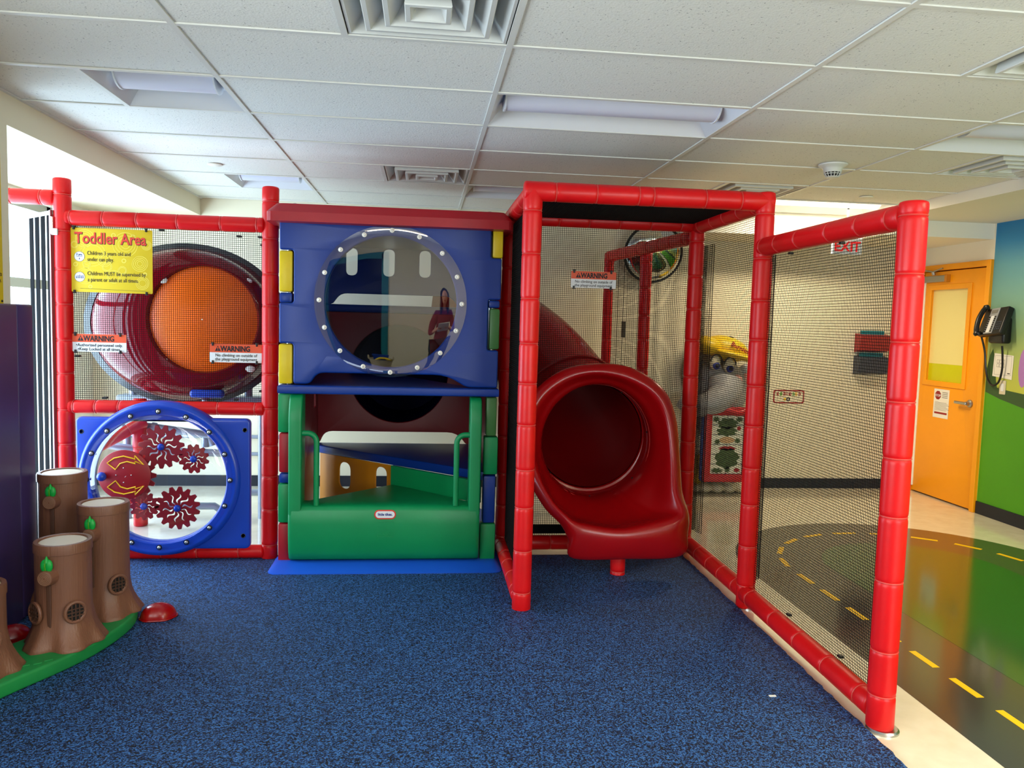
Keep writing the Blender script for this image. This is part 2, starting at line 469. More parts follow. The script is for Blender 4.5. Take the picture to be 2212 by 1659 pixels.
# carpet with a slightly ragged right edge
pts = [(-2.955, 5.17), (-2.955, 4.13), (-2.025, 4.13), (-2.025, YREAR+.3)]
yy = YREAR+.3
edge = []
while yy < 5.17:
    edge.append((1.775+.022*(yy-2.5)/2.5*(1 if yy > 2.5 else 0)+random.uniform(-.005, .005), yy)); yy += .03
pts = pts+edge+[(1.80, 5.17)]
cb = MB().poly([(p[0], p[1], 0.0) for p in pts], d=(0, 0, .012))
tag(cb.build('carpet', 'carpet'), 'large blue flecked rubber carpet covering the front of the room', 'carpet')

# ceiling: a dark plenum slab, tiles lying on a grid of bars
ceil = MB().box(-3.3, XR+.2, YREAR-.2, YB+.2, ZCEIL+.10, ZCEIL+.2).build('ceiling', 'ceiling_white', kind='structure')
XS = [-2.03, -1.5115, -.924, .296, 1.516, 2.736, 3.87]
COLS = [(-2.03, -.924), (-.924, .296), (.296, 1.516), (1.516, 2.736), (2.736, 3.87)]
YS = [3.025+.61*j for j in range(-8, 8)]
YS = [v for v in YS if v > YREAR]+[YB]
special = {}   # (col, j) -> list of x-ranges taken by lamps and vents
def jrow(yv): return min(range(len(YS)), key=lambda i: abs(YS[i]-yv))
def reserve(x0, x1, y0): special.setdefault(jrow(y0), []).append((x0, x1))
L_TROF = [(-1.5115, -.924, 3.635, 0), (.296, 1.516, 3.635, 0), (-1.5115, -.924, 6.075, 0), (.296, 1.516, 6.075, 0), (2.736, 3.87, 6.075, 1), (2.736, 3.87, 3.635, 0),
          (-.924, .296, -.025, 1), (1.516, 2.736, -.025, 1), (2.736, 3.87, 1.195, 1)]
L_VENT = [(-.314, .296, 2.415), (-.314, .296, 5.465), (2.126, 2.736, 5.465), (2.126, 2.736, 2.415), (3.26, 3.87, 4.245)]
for a in L_TROF: reserve(a[0], a[1], a[2])
for a in L_VENT: reserve(a[0], a[1], a[2])
tile_cache = {}
for j in range(len(YS)-1):
    y0, y1 = YS[j], YS[j+1]
    if y1-y0 < .05: continue
    for (x0, x1) in COLS:
        segs = [(x0, x1)]
        for (a, b) in special.get(j, []):
            ns = []
            for (p, q) in segs:
                if b <= p+.01 or a >= q-.01: ns.append((p, q)); continue
                if a > p+.02: ns.append((p, a))
                if b < q-.02: ns.append((b, q))
            segs = ns
        for (p, q) in segs:
            key = (round(q-p, 3), round(y1-y0, 3))
            if key not in tile_cache:
                tile_cache[key] = MB().box(-(q-p)/2+.004, (q-p)/2-.004, -(y1-y0)/2+.004, (y1-y0)/2-.004, 0, .016).mesh('ceiling_tile', 'ceiling_tile')
            meshobj('ceiling_tile', tile_cache[key], None, ceil, Matrix.Translation(((p+q)/2, (y0+y1)/2, ZCEIL+.002+random.uniform(0, .0015))))
bw = .012
for x in XS[1:-1]:
    if x == -1.5115: continue
    MB().box(x-bw, x+bw, YREAR, YB, ZCEIL-.004, ZCEIL+.002).build('grid_bar', 'bar_white', ceil)
for yv in YS[:-1]:
    MB().box(XL, 3.87, yv-bw, yv+bw, ZCEIL-.0035, ZCEIL+.002).build('grid_bar', 'bar_white', ceil)
for (x, y0) in ((-1.5115, 3.635), (-1.5115, 6.075), (-.314, 2.415), (-.314, 5.465), (2.126, 5.465), (2.126, 2.415), (3.26, 4.245)):
    MB().box(x-bw, x+bw, y0, y0+.61, ZCEIL-.0037, ZCEIL+.002).build('grid_bar', 'bar_white', ceil)
MB().box(XL, XL+.02, YREAR, YB, ZCEIL-.004, ZCEIL+.002).build('grid_bar', 'bar_white', ceil)

TL = {0: 'unlit small recessed ceiling light at left above the stump toy',
      1: 'unlit long recessed ceiling light above the playhouse and slide cage',
      2: 'unlit recessed ceiling light at far left near the back wall',
      3: 'unlit recessed ceiling light just behind the far small vent',
      4: 'lit glowing recessed ceiling light above the right fence post',
      5: 'unlit recessed ceiling light near the right mural wall',
      6: 'lit recessed ceiling light behind the viewer at left', 7: 'lit recessed ceiling light behind the viewer in the middle', 8: 'lit recessed ceiling light over the floor road near the viewer'}
for i, (x0, x1, y0, lit) in enumerate(L_TROF):
    y1 = y0+.61; cx = (x0+x1)/2; cyy = (y0+y1)/2
    t = thing('ceiling_light', (cx, cyy, ZCEIL), TL[i], 'ceiling light')
    a, b, c, d = x0+.012, x1-.012, y0+.012, y1-.012
    # tapered white pan
    P0 = [(a, c), (b, c), (b, d), (a, d)]; ins = .07
    P1 = [(a+ins, c+ins*.8), (b-ins, c+ins*.8), (b-ins, d-ins*.8), (a+ins, d-ins*.8)]
    g = MB(); v0 = [g.b.verts.new((p[0], p[1], ZCEIL)) for p in P0]; v1 = [g.b.verts.new((p[0], p[1], ZCEIL+.085)) for p in P1]
    for q in range(4): g.b.faces.new((v0[q], v0[(q+1) % 4], v1[(q+1) % 4], v1[q]))
    g.b.faces.new(v1)
    g.build('light_pan', 'troffer', t)
    # half-round lamp cover
    g = MB(); R = .095
    prof = [(cyy+R*math.cos(PI+PI*q/12), ZCEIL+.080+.085*math.sin(PI+PI*q/12)*.85) for q in range(13)]
    rows = [[(xx, p[0], p[1]) for p in prof] for xx in (a+ins*.9, b-ins*.9)]
    g.grid(rows)
    g.build('lamp_cover', 'lit' if lit else 'cover', t, smooth=True)
    for xx in (a+ins*.9-.006, b-ins*.9-.002):
        g = MB(); pr = [(xx, cyy+(R+.006)*math.cos(PI+PI*q/12), ZCEIL+.080+.091*math.sin(PI+PI*q/12)*.85) for q in range(13)]
        g.poly(pr, d=(.008, 0, 0)); g.build('cover_cap', 'troffer', t)
    if lit:
        l = bpy.data.lights.new('lamp_tube', 'AREA'); l.shape = 'RECTANGLE'; l.size = x1-x0-.25; l.size_y = .16
        l.energy = {4: 62, 6: 24, 7: 24, 8: 78}[i]
        l.color = (1, .84, .58) if i in (4, 8) else (1, .92, .82)
        lo = bpy.data.objects.new('lamp_tube', l); link(lo, t, Matrix.Translation((cx, cyy, ZCEIL-.012)))
VL = ['large white square vent of nested frames nearest the viewer', 'small white square vent above the playhouse roof', 'white square vent behind the slide cage top rail', 'white square vent at the upper right edge of the photo', 'white square vent far right, between the smoke detector and the mural wall']
for i, (x0, x1, y0) in enumerate(L_VENT):
    y1 = y0+.61; cx = (x0+x1)/2; cyy = (y0+y1)/2
    t = thing('ceiling_vent', (cx, cyy, ZCEIL), VL[i], 'air vent')
    MB().box(x0+.01, x1-.01, y0+.01, y1-.01, ZCEIL+.085, ZCEIL+.09).build('duct_plate', 'phone_grey', t)
    for k, (h, z0, z1, fl_) in enumerate(((.29, .0, .085, .03), (.222, -.010, .06, .075), (.150, -.016, .05, .07), (.078, -.022, .04, .045))):
        g = MB()
        rings = []
        for (hh, zz) in ((h-.006, z1*.5), (h, z0+.004), (h-.003, z0), (h-.018, z0-.001), (h-.022, z0+.004), (h-fl_, z1)) if k else ((h-.001, z0+.001), (h-.012, z0), (h-.075, z1)):
            rings.append([g.b.verts.new((cx+hh*sx, cyy+hh*sy2, ZCEIL+zz)) for sx, sy2 in ((-1, -1), (1, -1), (1, 1), (-1, 1))])
        for A, B in zip(rings[:-1], rings[1:]):
            for q in range(4): g.b.faces.new((A[q], A[(q+1) % 4], B[(q+1) % 4], B[q]))
        if k == 3: g.b.faces.new(rings[-1])
        g.build('vent_frame', 'vent_white', t)
    MB().sph((cx, cyy, ZCEIL+.036), .009, 10, 6).build('centre_screw', 'steel', t, smooth=True)
# smoke detector
t = thing('smoke_detector', (2.51, 4.73, ZCEIL), 'round white smoke detector on the ceiling right of the slide cage', 'smoke detector')
Mf = Matrix.Translation((2.51, 4.73, ZCEIL)) @ Matrix.Rotation(PI, 4, 'X')
MB().lathe([(.088, 0), (.086, .008), (.066, .02), (.058, .026), (.052, .05)], 32, Mf).build('base', 'vent_white', t, smooth=True)
MB().lathe([(.044, .05), (.036, .072)], 24, Mf).build('dark_core', 'black', t, smooth=True)
for k in range(14):
    a = 2*PI*k/14
    MB().cyl(Mf @ Vector((.051*math.cos(a), .051*math.sin(a), .05)), Mf @ Vector((.036*math.cos(a), .036*math.sin(a), .078)), .0025, n=6).build('cage_rib', 'vent_white', t)
MB().lathe([(.050, .058), (.050, .062)], 24, Mf, cap=False).lathe([(.037, .074), (.038, .078), (.03, .082)], 24, Mf).build('cap', 'vent_white', t, smooth=True)
for (x, y_, lab) in ((3.35, 5.78, 'flat round sprinkler cap on the ceiling above the right fence'), (-1.47, 5.73, 'flat round sprinkler cap on the ceiling at far left')):
    tag(MB().lathe([(.05, 0), (.05, .006), (.035, .012)], 24, Matrix.Translation((x, y_, ZCEIL)) @ Matrix.Rotation(PI, 4, 'X')).build('sprinkler_cap', 'white_wall', smooth=True), lab, 'sprinkler')

# walls
MB().box(-3.3, XR+.2, YB, YB+.12, 0, ZCEIL+.1).build('wall_back', 'cream_wall', kind='structure')
MB().box(XR, XR+.12, YREAR, 6.40, 0, ZCEIL+.1).build('wall_right', 'mural', kind='structure')
MB().box(XR, XR+.12, 6.40, YB, 2.24, ZCEIL+.1).box(XR+.10, XR+.12, 6.40, YB, 0, 2.26).build('wall_right', 'white_wall', kind='structure')
g = MB(); g.box(XL-.15, XL, YREAR, -.5, 0, ZCEIL+.1).box(XL-.15, XL, 2.0, 4.12, 0, ZCEIL+.1).box(XL-.15, XL, -.5, 2.0, 0, .8).box(XL-.15, XL, -.5, 2.0, 2.3, ZCEIL+.1)
g.build('wall_left', 'cream_wall', kind='structure')
wn = MB().box(XL-.09, XL-.04, -.5, 2.0, .8, .85).box(XL-.09, XL-.04, -.5, 2.0, 2.25, 2.3).box(XL-.09, XL-.04, -.5, -.45, .8, 2.3).box(XL-.09, XL-.04, 1.95, 2.0, .8, 2.3).box(XL-.09, XL-.04, .72, .77, .8, 2.3).build('fill_window_left', 'brushed', kind='structure')  # made-up window out of view, added to hold the side fill light
MB().box(XL-.07, XL-.066, -.45, 1.95, .85, 2.25).build('pane', 'window_glass', wn)
MB().box(XL-.15, XL, 4.12, YB, ZLOW, ZCEIL+.1).build('trim_1', 'cream_wall', kind='structure')          # beam over the bay
MB().box(XW-.3, XL-.15, YREAR, YB, ZLOW, ZLOW+.1).build('ceiling', 'cream_wall', kind='structure')
MB().box(3.87, 3.95, YREAR, YB, 2.545, ZCEIL+.1).build('trim_2', 'white_wall', kind='structure')
MB().box(3.95, XR, YREAR, YB, 2.56, ZCEIL+.1).build('ceiling', 'white_wall', kind='structure')
MB().box(2.35, XR, 6.75, YB, 2.425, 2.63).box(3.88, XR, 6.42, 6.75, 2.425, 2.63).build('trim_3', 'white_wall', kind='structure')
# left bay window wall
WY0, WY1, WZ0, WZ1 = 4.3, 6.75, .12, 2.40
g = MB(); g.box(XW-.12, XW, 3.9, WY0, 0, ZLOW).box(XW-.12, XW, WY1, YB, 0, ZLOW).box(XW-.12, XW, WY0, WY1, 0, WZ0).box(XW-.12, XW, WY0, WY1, WZ1, ZLOW)
g.build('wall_left', 'white_wall', kind='structure')
MB().box(XW-.12, XL-.15, 3.9, 4.02, 0, ZLOW).build('wall_front', 'white_wall', kind='structure')
win = MB().box(XW-.08, XW-.04, WY0, WY1, WZ0, WZ0+.06).box(XW-.08, XW-.04, WY0, WY1, WZ1-.06, WZ1).box(XW-.08, XW-.04, WY0, WY0+.06, WZ0, WZ1).box(XW-.08, XW-.04, WY1-.06, WY1, WZ0, WZ1).build('window_1', 'brushed', kind='structure')
MB().box(XW-.09, XW-.03, WY0, WY1, 1.745, 1.815).build('window_bar', 'brushed', win)
MB().box(XW-.09, XW-.03, 5.30, 5.35, WZ0, WZ1).build('window_bar', 'brushed', win)
MB().box(XW-.062, XW-.058, WY0+.06, WY1-.06, WZ0+.06, WZ1-.06).build('pane', 'window_glass', win)
tag(MB().box(-16, -15.5, 4, 22, -.2, 4.5).build('neighbouring_building', 'brick_out'), 'pale pink building across the street seen through the left window', 'building')
# rear wall with a teal doorway (seen only as a reflection in the round window)
g = MB(); g.box(-3.3, -1.62, YREAR-.12, YREAR, 0, ZCEIL+.1).box(-.62, 1.5, YREAR-.12, YREAR, 0, ZCEIL+.1).box(4.0, XR+.2, YREAR-.12, YREAR, 0, ZCEIL+.1).box(1.5, 4.0, YREAR-.12, YREAR, 0, .8).box(1.5, 4.0, YREAR-.12, YREAR, 2.3, ZCEIL+.1).box(-1.62, -.62, YREAR-.12, YREAR, 2.12, ZCEIL+.1)
g.build('wall_rear', 'cream_wall', kind='structure')
wn = MB().box(1.5, 4, YREAR-.09, YREAR-.04, .8, .85).box(1.5, 4, YREAR-.09, YREAR-.04, 2.25, 2.3).box(1.5, 1.55, YREAR-.09, YREAR-.04, .8, 2.3).box(3.95, 4, YREAR-.09, YREAR-.04, .8, 2.3).box(2.72, 2.77, YREAR-.09, YREAR-.04, .8, 2.3).build('fill_window_rear', 'brushed', kind='structure')  # made-up window out of view, added around the rear fill light
MB().box(1.55, 3.95, YREAR-.07, YREAR-.066, .85, 2.25).build('pane', 'window_glass', wn)
d2 = MB().box(-1.70, -1.60, YREAR-.13, YREAR+.02, 0, 2.14).box(-.64, -.54, YREAR-.13, YREAR+.02, 0, 2.14).box(-1.70, -.54, YREAR-.13, YREAR+.02, 2.06, 2.18).build('door_2', 'teal', kind='structure')
MB().box(-1.62, -.62, YREAR-.8, YREAR-.7, 0, 2.2).box(-1.72, -1.62, YREAR-.8, YREAR-.12, 0, 2.2).box(-.62, -.52, YREAR-.8, YREAR-.12, 0, 2.2).box(-1.7, -.5, YREAR-.8, YREAR-.12, 2.14, 2.2).build('doorway_niche', 'dark_room', d2)
# baseboards
MB().box(XW, XR, YB-.012, YB, 0, .10).build('baseboard_back', 'baseboard', kind='structure')
MB().box(XR-.012, XR, YREAR, 6.39, 0, .11).build('baseboard_right', 'baseboard', kind='structure')
MB().box(XW, XW+.012, 4.02, YB-.012, 0, .10).build('baseboard_left', 'baseboard', kind='structure')

# mural hills on the right wall (paint, laid as thin shapes); local x = -y
F0 = FR((XR-.0005, 0, 0), 'x-')
wr = bpy.data.objects['wall_right']
def wp(name, yz, m, th, fr=F0, parent=wr): return plate(name, [(-a, b) for a, b in yz][::-1], [], fr, th, m, parent)
wp('painted_hill', [(6.39, 1.30), (6.36, 1.42), (6.33, 1.47), (6.30, 1.38), (6.27, 1.20), (6.25, 1.135), (6.1, 1.12), (5.94, 1.108), (5.6, 1.13), (5.0, 1.2), (4.2, 1.05), (3.0, 1.2), (2.0, 1.0), (2.0, .6), (6.39, .6)], 'hill_dark', .0008)
wp('painted_meadow', [(6.39, 1.09), (6.2, 1.04), (5.93, .99), (5.5, .93), (5.0, .94), (4.0, .82), (2.0, .9), (2.0, .1), (6.39, .1)], 'hill_green', .0014)
wp('painted_flower', [(5.97+.05*math.cos(a*.4), 1.32+.16*math.sin(a*.4)) for a in range(16)], 'flower_purple', .0009)

# ------------------------------------------------------------------ right wall door
XD = XR
d1 = tag(bpy.data.objects.new('door_1', None), kind='structure'); link(d1, None, Matrix.Translation((XR, 6.9, 0)))
MB().box(XR-.03, XR+.1, 6.40, 6.455, 0, 2.25, .004).box(XR-.03, XR+.1, 7.335, 7.385, 0, 2.25, .004).box(XR-.029, XR+.1, 6.455, 7.335, 2.195, 2.25, .004).build('door_frame', 'orange', d1)
FD = FR((XR+.035, 0, 0), 'x-')
plate('door_leaf', [(-7.325, .015), (-6.465, .015), (-6.465, 2.185), (-7.325, 2.185)], [rrect(-7.215, -6.675, 1.125, 2.02, .004)], FD, .045, 'door_orange', d1, bev=.002)
plate('window_trim', rrect(-7.255, -6.635, 1.085, 2.06, .004), [rrect(-7.205, -6.685, 1.135, 2.01, .004)], FR((XR-.008, 0, 0), 'x-'), .012, 'orange', d1, bev=.003)
MB().box(XR+.015, XR+.021, 6.67, 7.22, 1.30, 2.03).build('pane', 'glass_yellow', d1)
MB().box(XR+.015, XR+.021, 6.67, 7.22, 1.12, 1.30).build('pane', 'glass_lime', d1, label='lime green lower part of the door glass')
MB().box(XR-.025, XR-.005, 7.30, 7.345, .06, 2.14, .006).build('finger_guard', 'white_paint', d1, label='white strip along the hinge side')
MB().box(XR-.05, XR-.008, 6.97, 7.31, 2.085, 2.145, .004).build('door_closer', 'brushed', d1)
MB().box(XR-.055, XR-.006, 6.945, 6.975, 2.08, 2.15, .003).build('closer_cap', 'amber', d1)
MB().cyl((XR-.035, 7.16, 2.155), (XR-.045, 7.16, 2.185), .016).cyl((XR-.045, 7.16, 2.185), (XR-.075, 7.42, 2.23), .007).cyl((XR-.045, 7.16, 2.185), (XR-.06, 7.0, 2.21), .007).build('closer_arm', 'brushed', d1)
MB().lathe([(.036, 0), (.034, .012), (.02, .02), (.018, .045)], 24, Matrix.Translation((XR-.010, 6.555, .965)) @ Matrix.Rotation(-PI/2, 4, 'Y')).build('handle_rose', 'brushed', d1, smooth=True)
MB().box(XR-.070, XR-.045, 6.545, 6.70, .952, .978, .006, 2).build('handle_lever', 'brushed', d1)
MB().box(XR-.0125, XR-.009, 6.462, 6.475, .93, 1.0).build('latch_plate', 'stump_dark', d1)

# door notice
FN = FR((XR-.0105, 0, 0), 'x-')
t = thing('door_notice', (XR-.012, 6.93, .79), 'white notice with a red octagon taped on the orange door', 'notice')
plate('sheet', [(-7.065, .785), (-6.845, .785), (-6.845, 1.06), (-7.065, 1.06)], [], FN, .0015, 'paper', t)
oc = [(-7.005+.044*math.cos(math.radians(22.5+45*k)), 1.0+.044*math.sin(math.radians(22.5+45*k))) for k in range(8)]
F2 = FR((XR-.0122, 0, 0), 'x-')
plate('octagon', oc, [], F2, .0008, 'sign_dark_red', t)
text('word_stop', 'STOP', F2, -7.005, .987, .032, 'sign_white', t, 'CENTER', off=.0006, lift=.0014)
for k in range(4): plate('text_line', [(-6.945, 1.028-.016*k), (-6.865, 1.028-.016*k), (-6.865, 1.034-.016*k), (-6.945, 1.034-.016*k)], [], F2, .0005, 'ink_grey', t)
for k in range(7): plate('text_line', [(-7.045, .930-.012*k), (-6.875+.02*(k % 3), .930-.012*k), (-6.875+.02*(k % 3), .933-.012*k), (-7.045, .933-.012*k)], [], F2, .0005, 'ink_grey', t)
plate('red_band', [(-7.045, .822), (-6.862, .822), (-6.862, .840), (-7.045, .840)], [], F2, .0006, 'sign_dark_red', t)

# wall phone
t = thing('wall_phone', (XR, 6.24, 1.66), 'black desk style phone hung on the mural wall beside the orange door', 'phone')
Rt = Matrix.Translation((XR-.07, 6.25, 1.70)) @ Matrix.Rotation(math.radians(-6), 4, 'X') @ Matrix.Rotation(math.radians(22), 4, 'Y')
g = MB().box(XR-.085, XR-.001, 6.12, 6.30, 1.52, 1.74, .02, 3); g.build('wall_mount', 'phone_black', t, smooth=True)
g = MB().box(-.028, .028, -.15, .13, -.125, .125, .012, 3, Rt); g.build('body', 'phone_black', t, smooth=True)
MB().box(-.033, -.026, -.055, .045, -.118, .118, .002, 1, Rt).build('face_plate', 'phone_grey', t)
MB().box(-.036, -.032, -.04, .03, .07, .10, .001, 1, Rt).build('display', 'ink_grey', t)
MB().box(-.0355, -.0325, -.022, .016, -.11, .045, .001, 1, Rt).build('label_card', 'sign_white', t)
for k in range(8):
    for yk in (-.038, .030): MB().box(-.038, -.032, yk-.006, yk+.006, -.106+.019*k, -.094+.019*k, 0, 1, Rt).build('side_key', 'phone_black', t)
for r_ in range(4):
    for c2 in range(3): MB().box(-.033, -.027, -.085-.021*c2, -.072-.021*c2, -.09+.021*r_, -.077+.021*r_, .002, 1, Rt).build('key', 'pocket_grey', t)
pth = cr1([Rt @ Vector(p) for p in ((-.045, .085, -.125), (-.070, .088, -.10), (-.085, .09, 0), (-.070, .088, .10), (-.045, .085, .125))], False, 6)
g = MB().tube(pth, [.030]*5+[.021]*15+[.030]*5, 14)
g.build('handset', 'phone_black', t, smooth=True)
cp = cr1([Vector(p) for p in ((XR-.10, 6.36, 1.58), (XR-.05, 6.37, 1.45), (XR-.035, 6.36, 1.30), (XR-.03, 6.33, 1.20), (XR-.03, 6.27, 1.155), (XR-.03, 6.20, 1.19), (XR-.03, 6.17, 1.30), (XR-.04, 6.165, 1.42), (XR-.05, 6.165, 1.50))], False, 8)
MB().tube(cp, .0085, 8).build('cord', 'phone_black', t, smooth=True)
# paper on wall and switch
FP = FR((XR-.0025, 0, 0), 'x-')
t = thing('wall_paper_sheet', (XR-.003, 6.18, 1.2), 'white printed sheet taped below the wall phone', 'paper')
plate('sheet', [(-6.315, 1.235), (-6.085, 1.215), (-6.080, 1.42), (-6.305, 1.435)], [], FP, .001, 'paper', t)
F3 = FR((XR-.0036, 0, 0), 'x-')
for k in range(2):
    for q in range(3):
        x0 = -6.27+.032*q; y0 = 1.35-.035*k
        plate('printed_box', [(x0, y0), (x0+.027, y0), (x0+.027, y0+.03), (x0, y0+.03)], [[(x0+.002, y0+.002), (x0+.025, y0+.002), (x0+.025, y0+.028), (x0+.002, y0+.028)]], F3, .0004, 'ink', t)
plate('printed_border', rrect(-6.295, -6.10, 1.25, 1.415, .001), [rrect(-6.293, -6.102, 1.252, 1.413, .001)], F3, .0004, 'ink_grey', t)
plate('printed_line', [(-6.14, 1.262), (-6.11, 1.262), (-6.11, 1.27), (-6.14, 1.27)], [], F3, .0004, 'ink', t)
t = thing('light_switch', (XR, 6.18, 1.14), 'pale switch plate on the mural wall below the taped sheet', 'light switch')
plate('switch_plate', rrect(-6.215, -6.145, 1.085, 1.205, .006), [], FR((XR-.0016, 0, 0), 'x-'), .006, 'elephant_cream', t, bev=.002)
plate('rocker', rrect(-6.197, -6.163, 1.112, 1.178, .003), [], FR((XR-.007, 0, 0), 'x-'), .004, 'sign_white', t, bev=.001)

# ------------------------------------------------------------------ things on the back wall
t = thing('exit_sign', (3.53, 6.3, 2.24), 'white exit sign with red letters behind the right fence top rail', 'sign')
MB().box(3.40, 3.66, 6.33, 6.36, 2.235, 2.375, .004).build('sign_box', 'sign_white', t)
text('word_exit', 'EXIT', FR((0, 6.33, 0)), 3.53, 2.262, .115, 'exit_red', t, 'CENTER', off=.003)
MB().cyl((3.53, 6.35, 2.37), (3.53, 6.35, 2.624), .008).box(3.45, 3.66, 6.355, 6.425, 2.45, 2.53, .004).build('sign_bracket', 'pocket_grey', t)
for nm, z0, z1, m_, lab in (('brochure_pocket', 1.385, 1.57, 'pocket_red', 'maroon wall pocket on the back wall, upper of the two'), ('brochure_pocket', 1.16, 1.35, 'pocket_grey', 'dark grey wall pocket on the back wall, lower of the two')):
    t = thing(nm, (4.40, YB-.04, z0), lab, 'wall pocket', 'wall pockets on the back wall')
    MB().poly([(4.27, YB-.004, z0), (4.27, YB-.10, z0+.02), (4.27, YB-.13, z1-.02), (4.27, YB-.004, z1)], d=(.32, 0, 0)).build('pocket_body', m_, t)
    MB().box(4.31, 4.55, YB-.05, YB-.035, z0+.03, z1+.03).build('leaflet', 'teal', t)
t = thing('wall_decal', (3.6, YB, .85), 'small maroon outlined rounded label on the back wall behind the fence', 'decal')
FB = FR((0, YB-.0005, 0))
plate('outline', rrect(3.455, 3.775, .855, .99, .02), [rrect(3.468, 3.762, .868, .977, .014)], FB, .0015, 'sign_dark_red', t)
for k, cc in enumerate(('sign_dark_red', 'hill_green', 'gear_red', 'sign_dark_red', 'gear_red', 'hill_green', 'arrow_yellow', 'sign_dark_red')):
    x0 = 3.49+.032*k; plate('letter_mark', rrect(x0, x0+.022, .935, .965, .004), [rrect(x0+.006, x0+.016, .943, .957, .002)], FB, .0012, cc, t)
plate('emblem_mark', circ(3.61, .897, .02, 12), [circ(3.61, .897, .010, 12)], FB, .0012, 'ink', t)
plate('emblem_mark', circ(3.575, .897, .014, 10), [], FB, .0012, 'arrow_yellow', t)
# grey handrails on the back wall at left
for z, lab in ((.47, 'upper grey handrail on the back wall, seen beside the gear panel'), (.31, 'lower grey handrail on the back wall, seen beside the gear panel')):
    t = thing('handrail', (-1.4, YB-.05, z), lab, 'handrail', 'handrails on the back wall')
    MB().cyl((-2.7, YB-.06, z), (-1.22, YB-.06, z), .018).build('rail', 'pipe_grey', t, smooth=True)
    for x in (-2.4, -1.3): MB().cyl((x, YB-.06, z), (x, YB, z-.0), .01, n=8).build('bracket', 'pipe_grey', t)

# convex mirror near the back corner
t = thing('convex_mirror', (2.1, 7.25, 2.28), 'round black rimmed convex mirror high behind the slide cage', 'mirror')
Mx = Matrix.Translation((2.12, 7.25, 2.27)) @ Matrix.Rotation(math.radians(105), 4, 'X')
MB().lathe([(.27, 0), (.25, .03), (.2, .055), (.12, .075), (.03, .083)], 40, Mx).build('mirror_dome', 'mirror', t, smooth=True)
MB().tube([Mx @ Vector((.275*math.cos(a*PI/24), .275*math.sin(a*PI/24), 0)) for a in range(48)], .011, 8, closed=True).build('rim', 'black', t, smooth=True)
MB().cyl((2.12, 7.27, 2.27), (2.12, YB, 2.27), .02).build('wall_arm', 'black', t)

# ------------------------------------------------------------------ elephant activity figure by the back wall
t = thing('elephant_figure', (2.95, 7.3, 0), 'grey moulded elephant figure in a yellow cap holding a red picture frame', 'toy figure')
def ell(c, s, rx=0, ry=0, rz=0): return dict(c=c, rad=1, seg=28, rings=18, sc=s, Mx=Matrix.Rotation(rz, 4, 'Z') @ Matrix.Rotation(ry, 4, 'Y') @ Matrix.Rotation(rx, 4, 'X'))
g = MB(); g.sph(**ell((2.90, 7.30, .98), (.27, .14, .31))); g.sph(**ell((2.95, 7.32, .45), (.36, .13, .46)))
g.build('body', 'elephant_grey', t, smooth=True)
for sx in (-1, 1):
    g = MB(); g.sph(**ell((2.90+sx*.25, 7.34, 1.08-.03*sx), (.11, .05, .20), ry=sx*.2)); g.build('ear', 'elephant_grey', t, smooth=True)
    g = MB(); g.sph(**ell((2.90+sx*.25, 7.30, 1.06-.03*sx), (.07, .03, .13), ry=sx*.2)); g.build('ear_lining', 'elephant_pink', t, smooth=True)
tr = cr1([Vector(p) for p in ((2.90, 7.16, 1.06), (2.86, 7.09, .96), (2.76, 7.05, .89), (2.64, 7.06, .855), (2.53, 7.10, .86), (2.46, 7.14, .90))], False, 6)
MB().tube(tr, [.165-.095*i/30 for i in range(31)], 20).build('trunk', 'elephant_grey', t, smooth=True)
for cx, cz in ((2.785, 1.25), (2.92, 1.225)):
    g = MB(); g.sph((cx, 7.15, cz+.01), .062, 20, 14, (.82, .7, 1.15)); e = g.build('eye', 'elephant_cream', t, smooth=True)
    MB().sph((cx+.002, 7.118, cz-.02), .036, 16, 10, (1, .6, 1)).build('iris', 'ink_blue', e, smooth=True)
    MB().sph((cx+.004, 7.100, cz-.02), .02, 12, 8, (1, .6, 1)).build('pupil', 'ink', e, smooth=True)
    MB().tube([(cx+.056*math.cos(a*PI/10), 7.115, cz+.018+.068*math.sin(a*PI/10)) for a in range(11)], .006, 6).build('eyelid_line', 'ink', e, smooth=True)
MB().sph((3.0, 7.12, 1.10), .05, 14, 10, (1, .35, 1)).build('cheek', 'elephant_pink', t, smooth=True)
g = MB(); g.sph(**ell((2.93, 7.26, 1.39), (.22, .16, .12), ry=.25)); g.sph(**ell((2.72, 7.22, 1.42), (.15, .15, .085), ry=.25))
cap = g.build('cap', 'cap_yellow', t, smooth=True)
g = MB(); g.sph(**ell((2.98, 7.17, 1.33), (.24, .16, .035), ry=.22)); g.build('cap_brim', 'cap_yellow', t, smooth=True)
MB().sph((2.95, 7.22, 1.495), .025, 12, 8, (1.4, 1, .6)).build('cap_button', 'ink', t, smooth=True)
Fc = Matrix.Translation((2.905, 7.085, 1.425)) @ FR((0, 0, 0)) @ Matrix.Rotation(-.42, 4, 'Z') @ Matrix.Rotation(-.2, 4, 'X')
text('cap_lettering', 'Burnies', Fc, 0, 0, .062, 'sign_dark_red', t, 'LEFT', off=.0012, ext=.002)
MB().tube(cr1([Vector(p) for p in ((2.72, 7.05, .80), (2.83, 6.99, .83), (2.98, 6.98, .80), (3.10, 7.0, .86))], False, 6), .03, 10).build('lips', 'frame_red', t, smooth=True)
g = MB(); g.sph(**ell((2.61, 7.14, .50), (.10, .09, .13))); g.build('hand', 'elephant_cream', t, smooth=True)
for k in range(3): MB().sph((2.665, 7.07, .45+.055*k), .032, 12, 8, (1.4, 1, .9)).build('finger', 'elephant_cream', t, smooth=True)
g = MB(); g.sph(**ell((2.66, 7.25, .26), (.13, .12, .20))); g.build('trousers', 'cap_yellow', t, smooth=True)
g = MB()
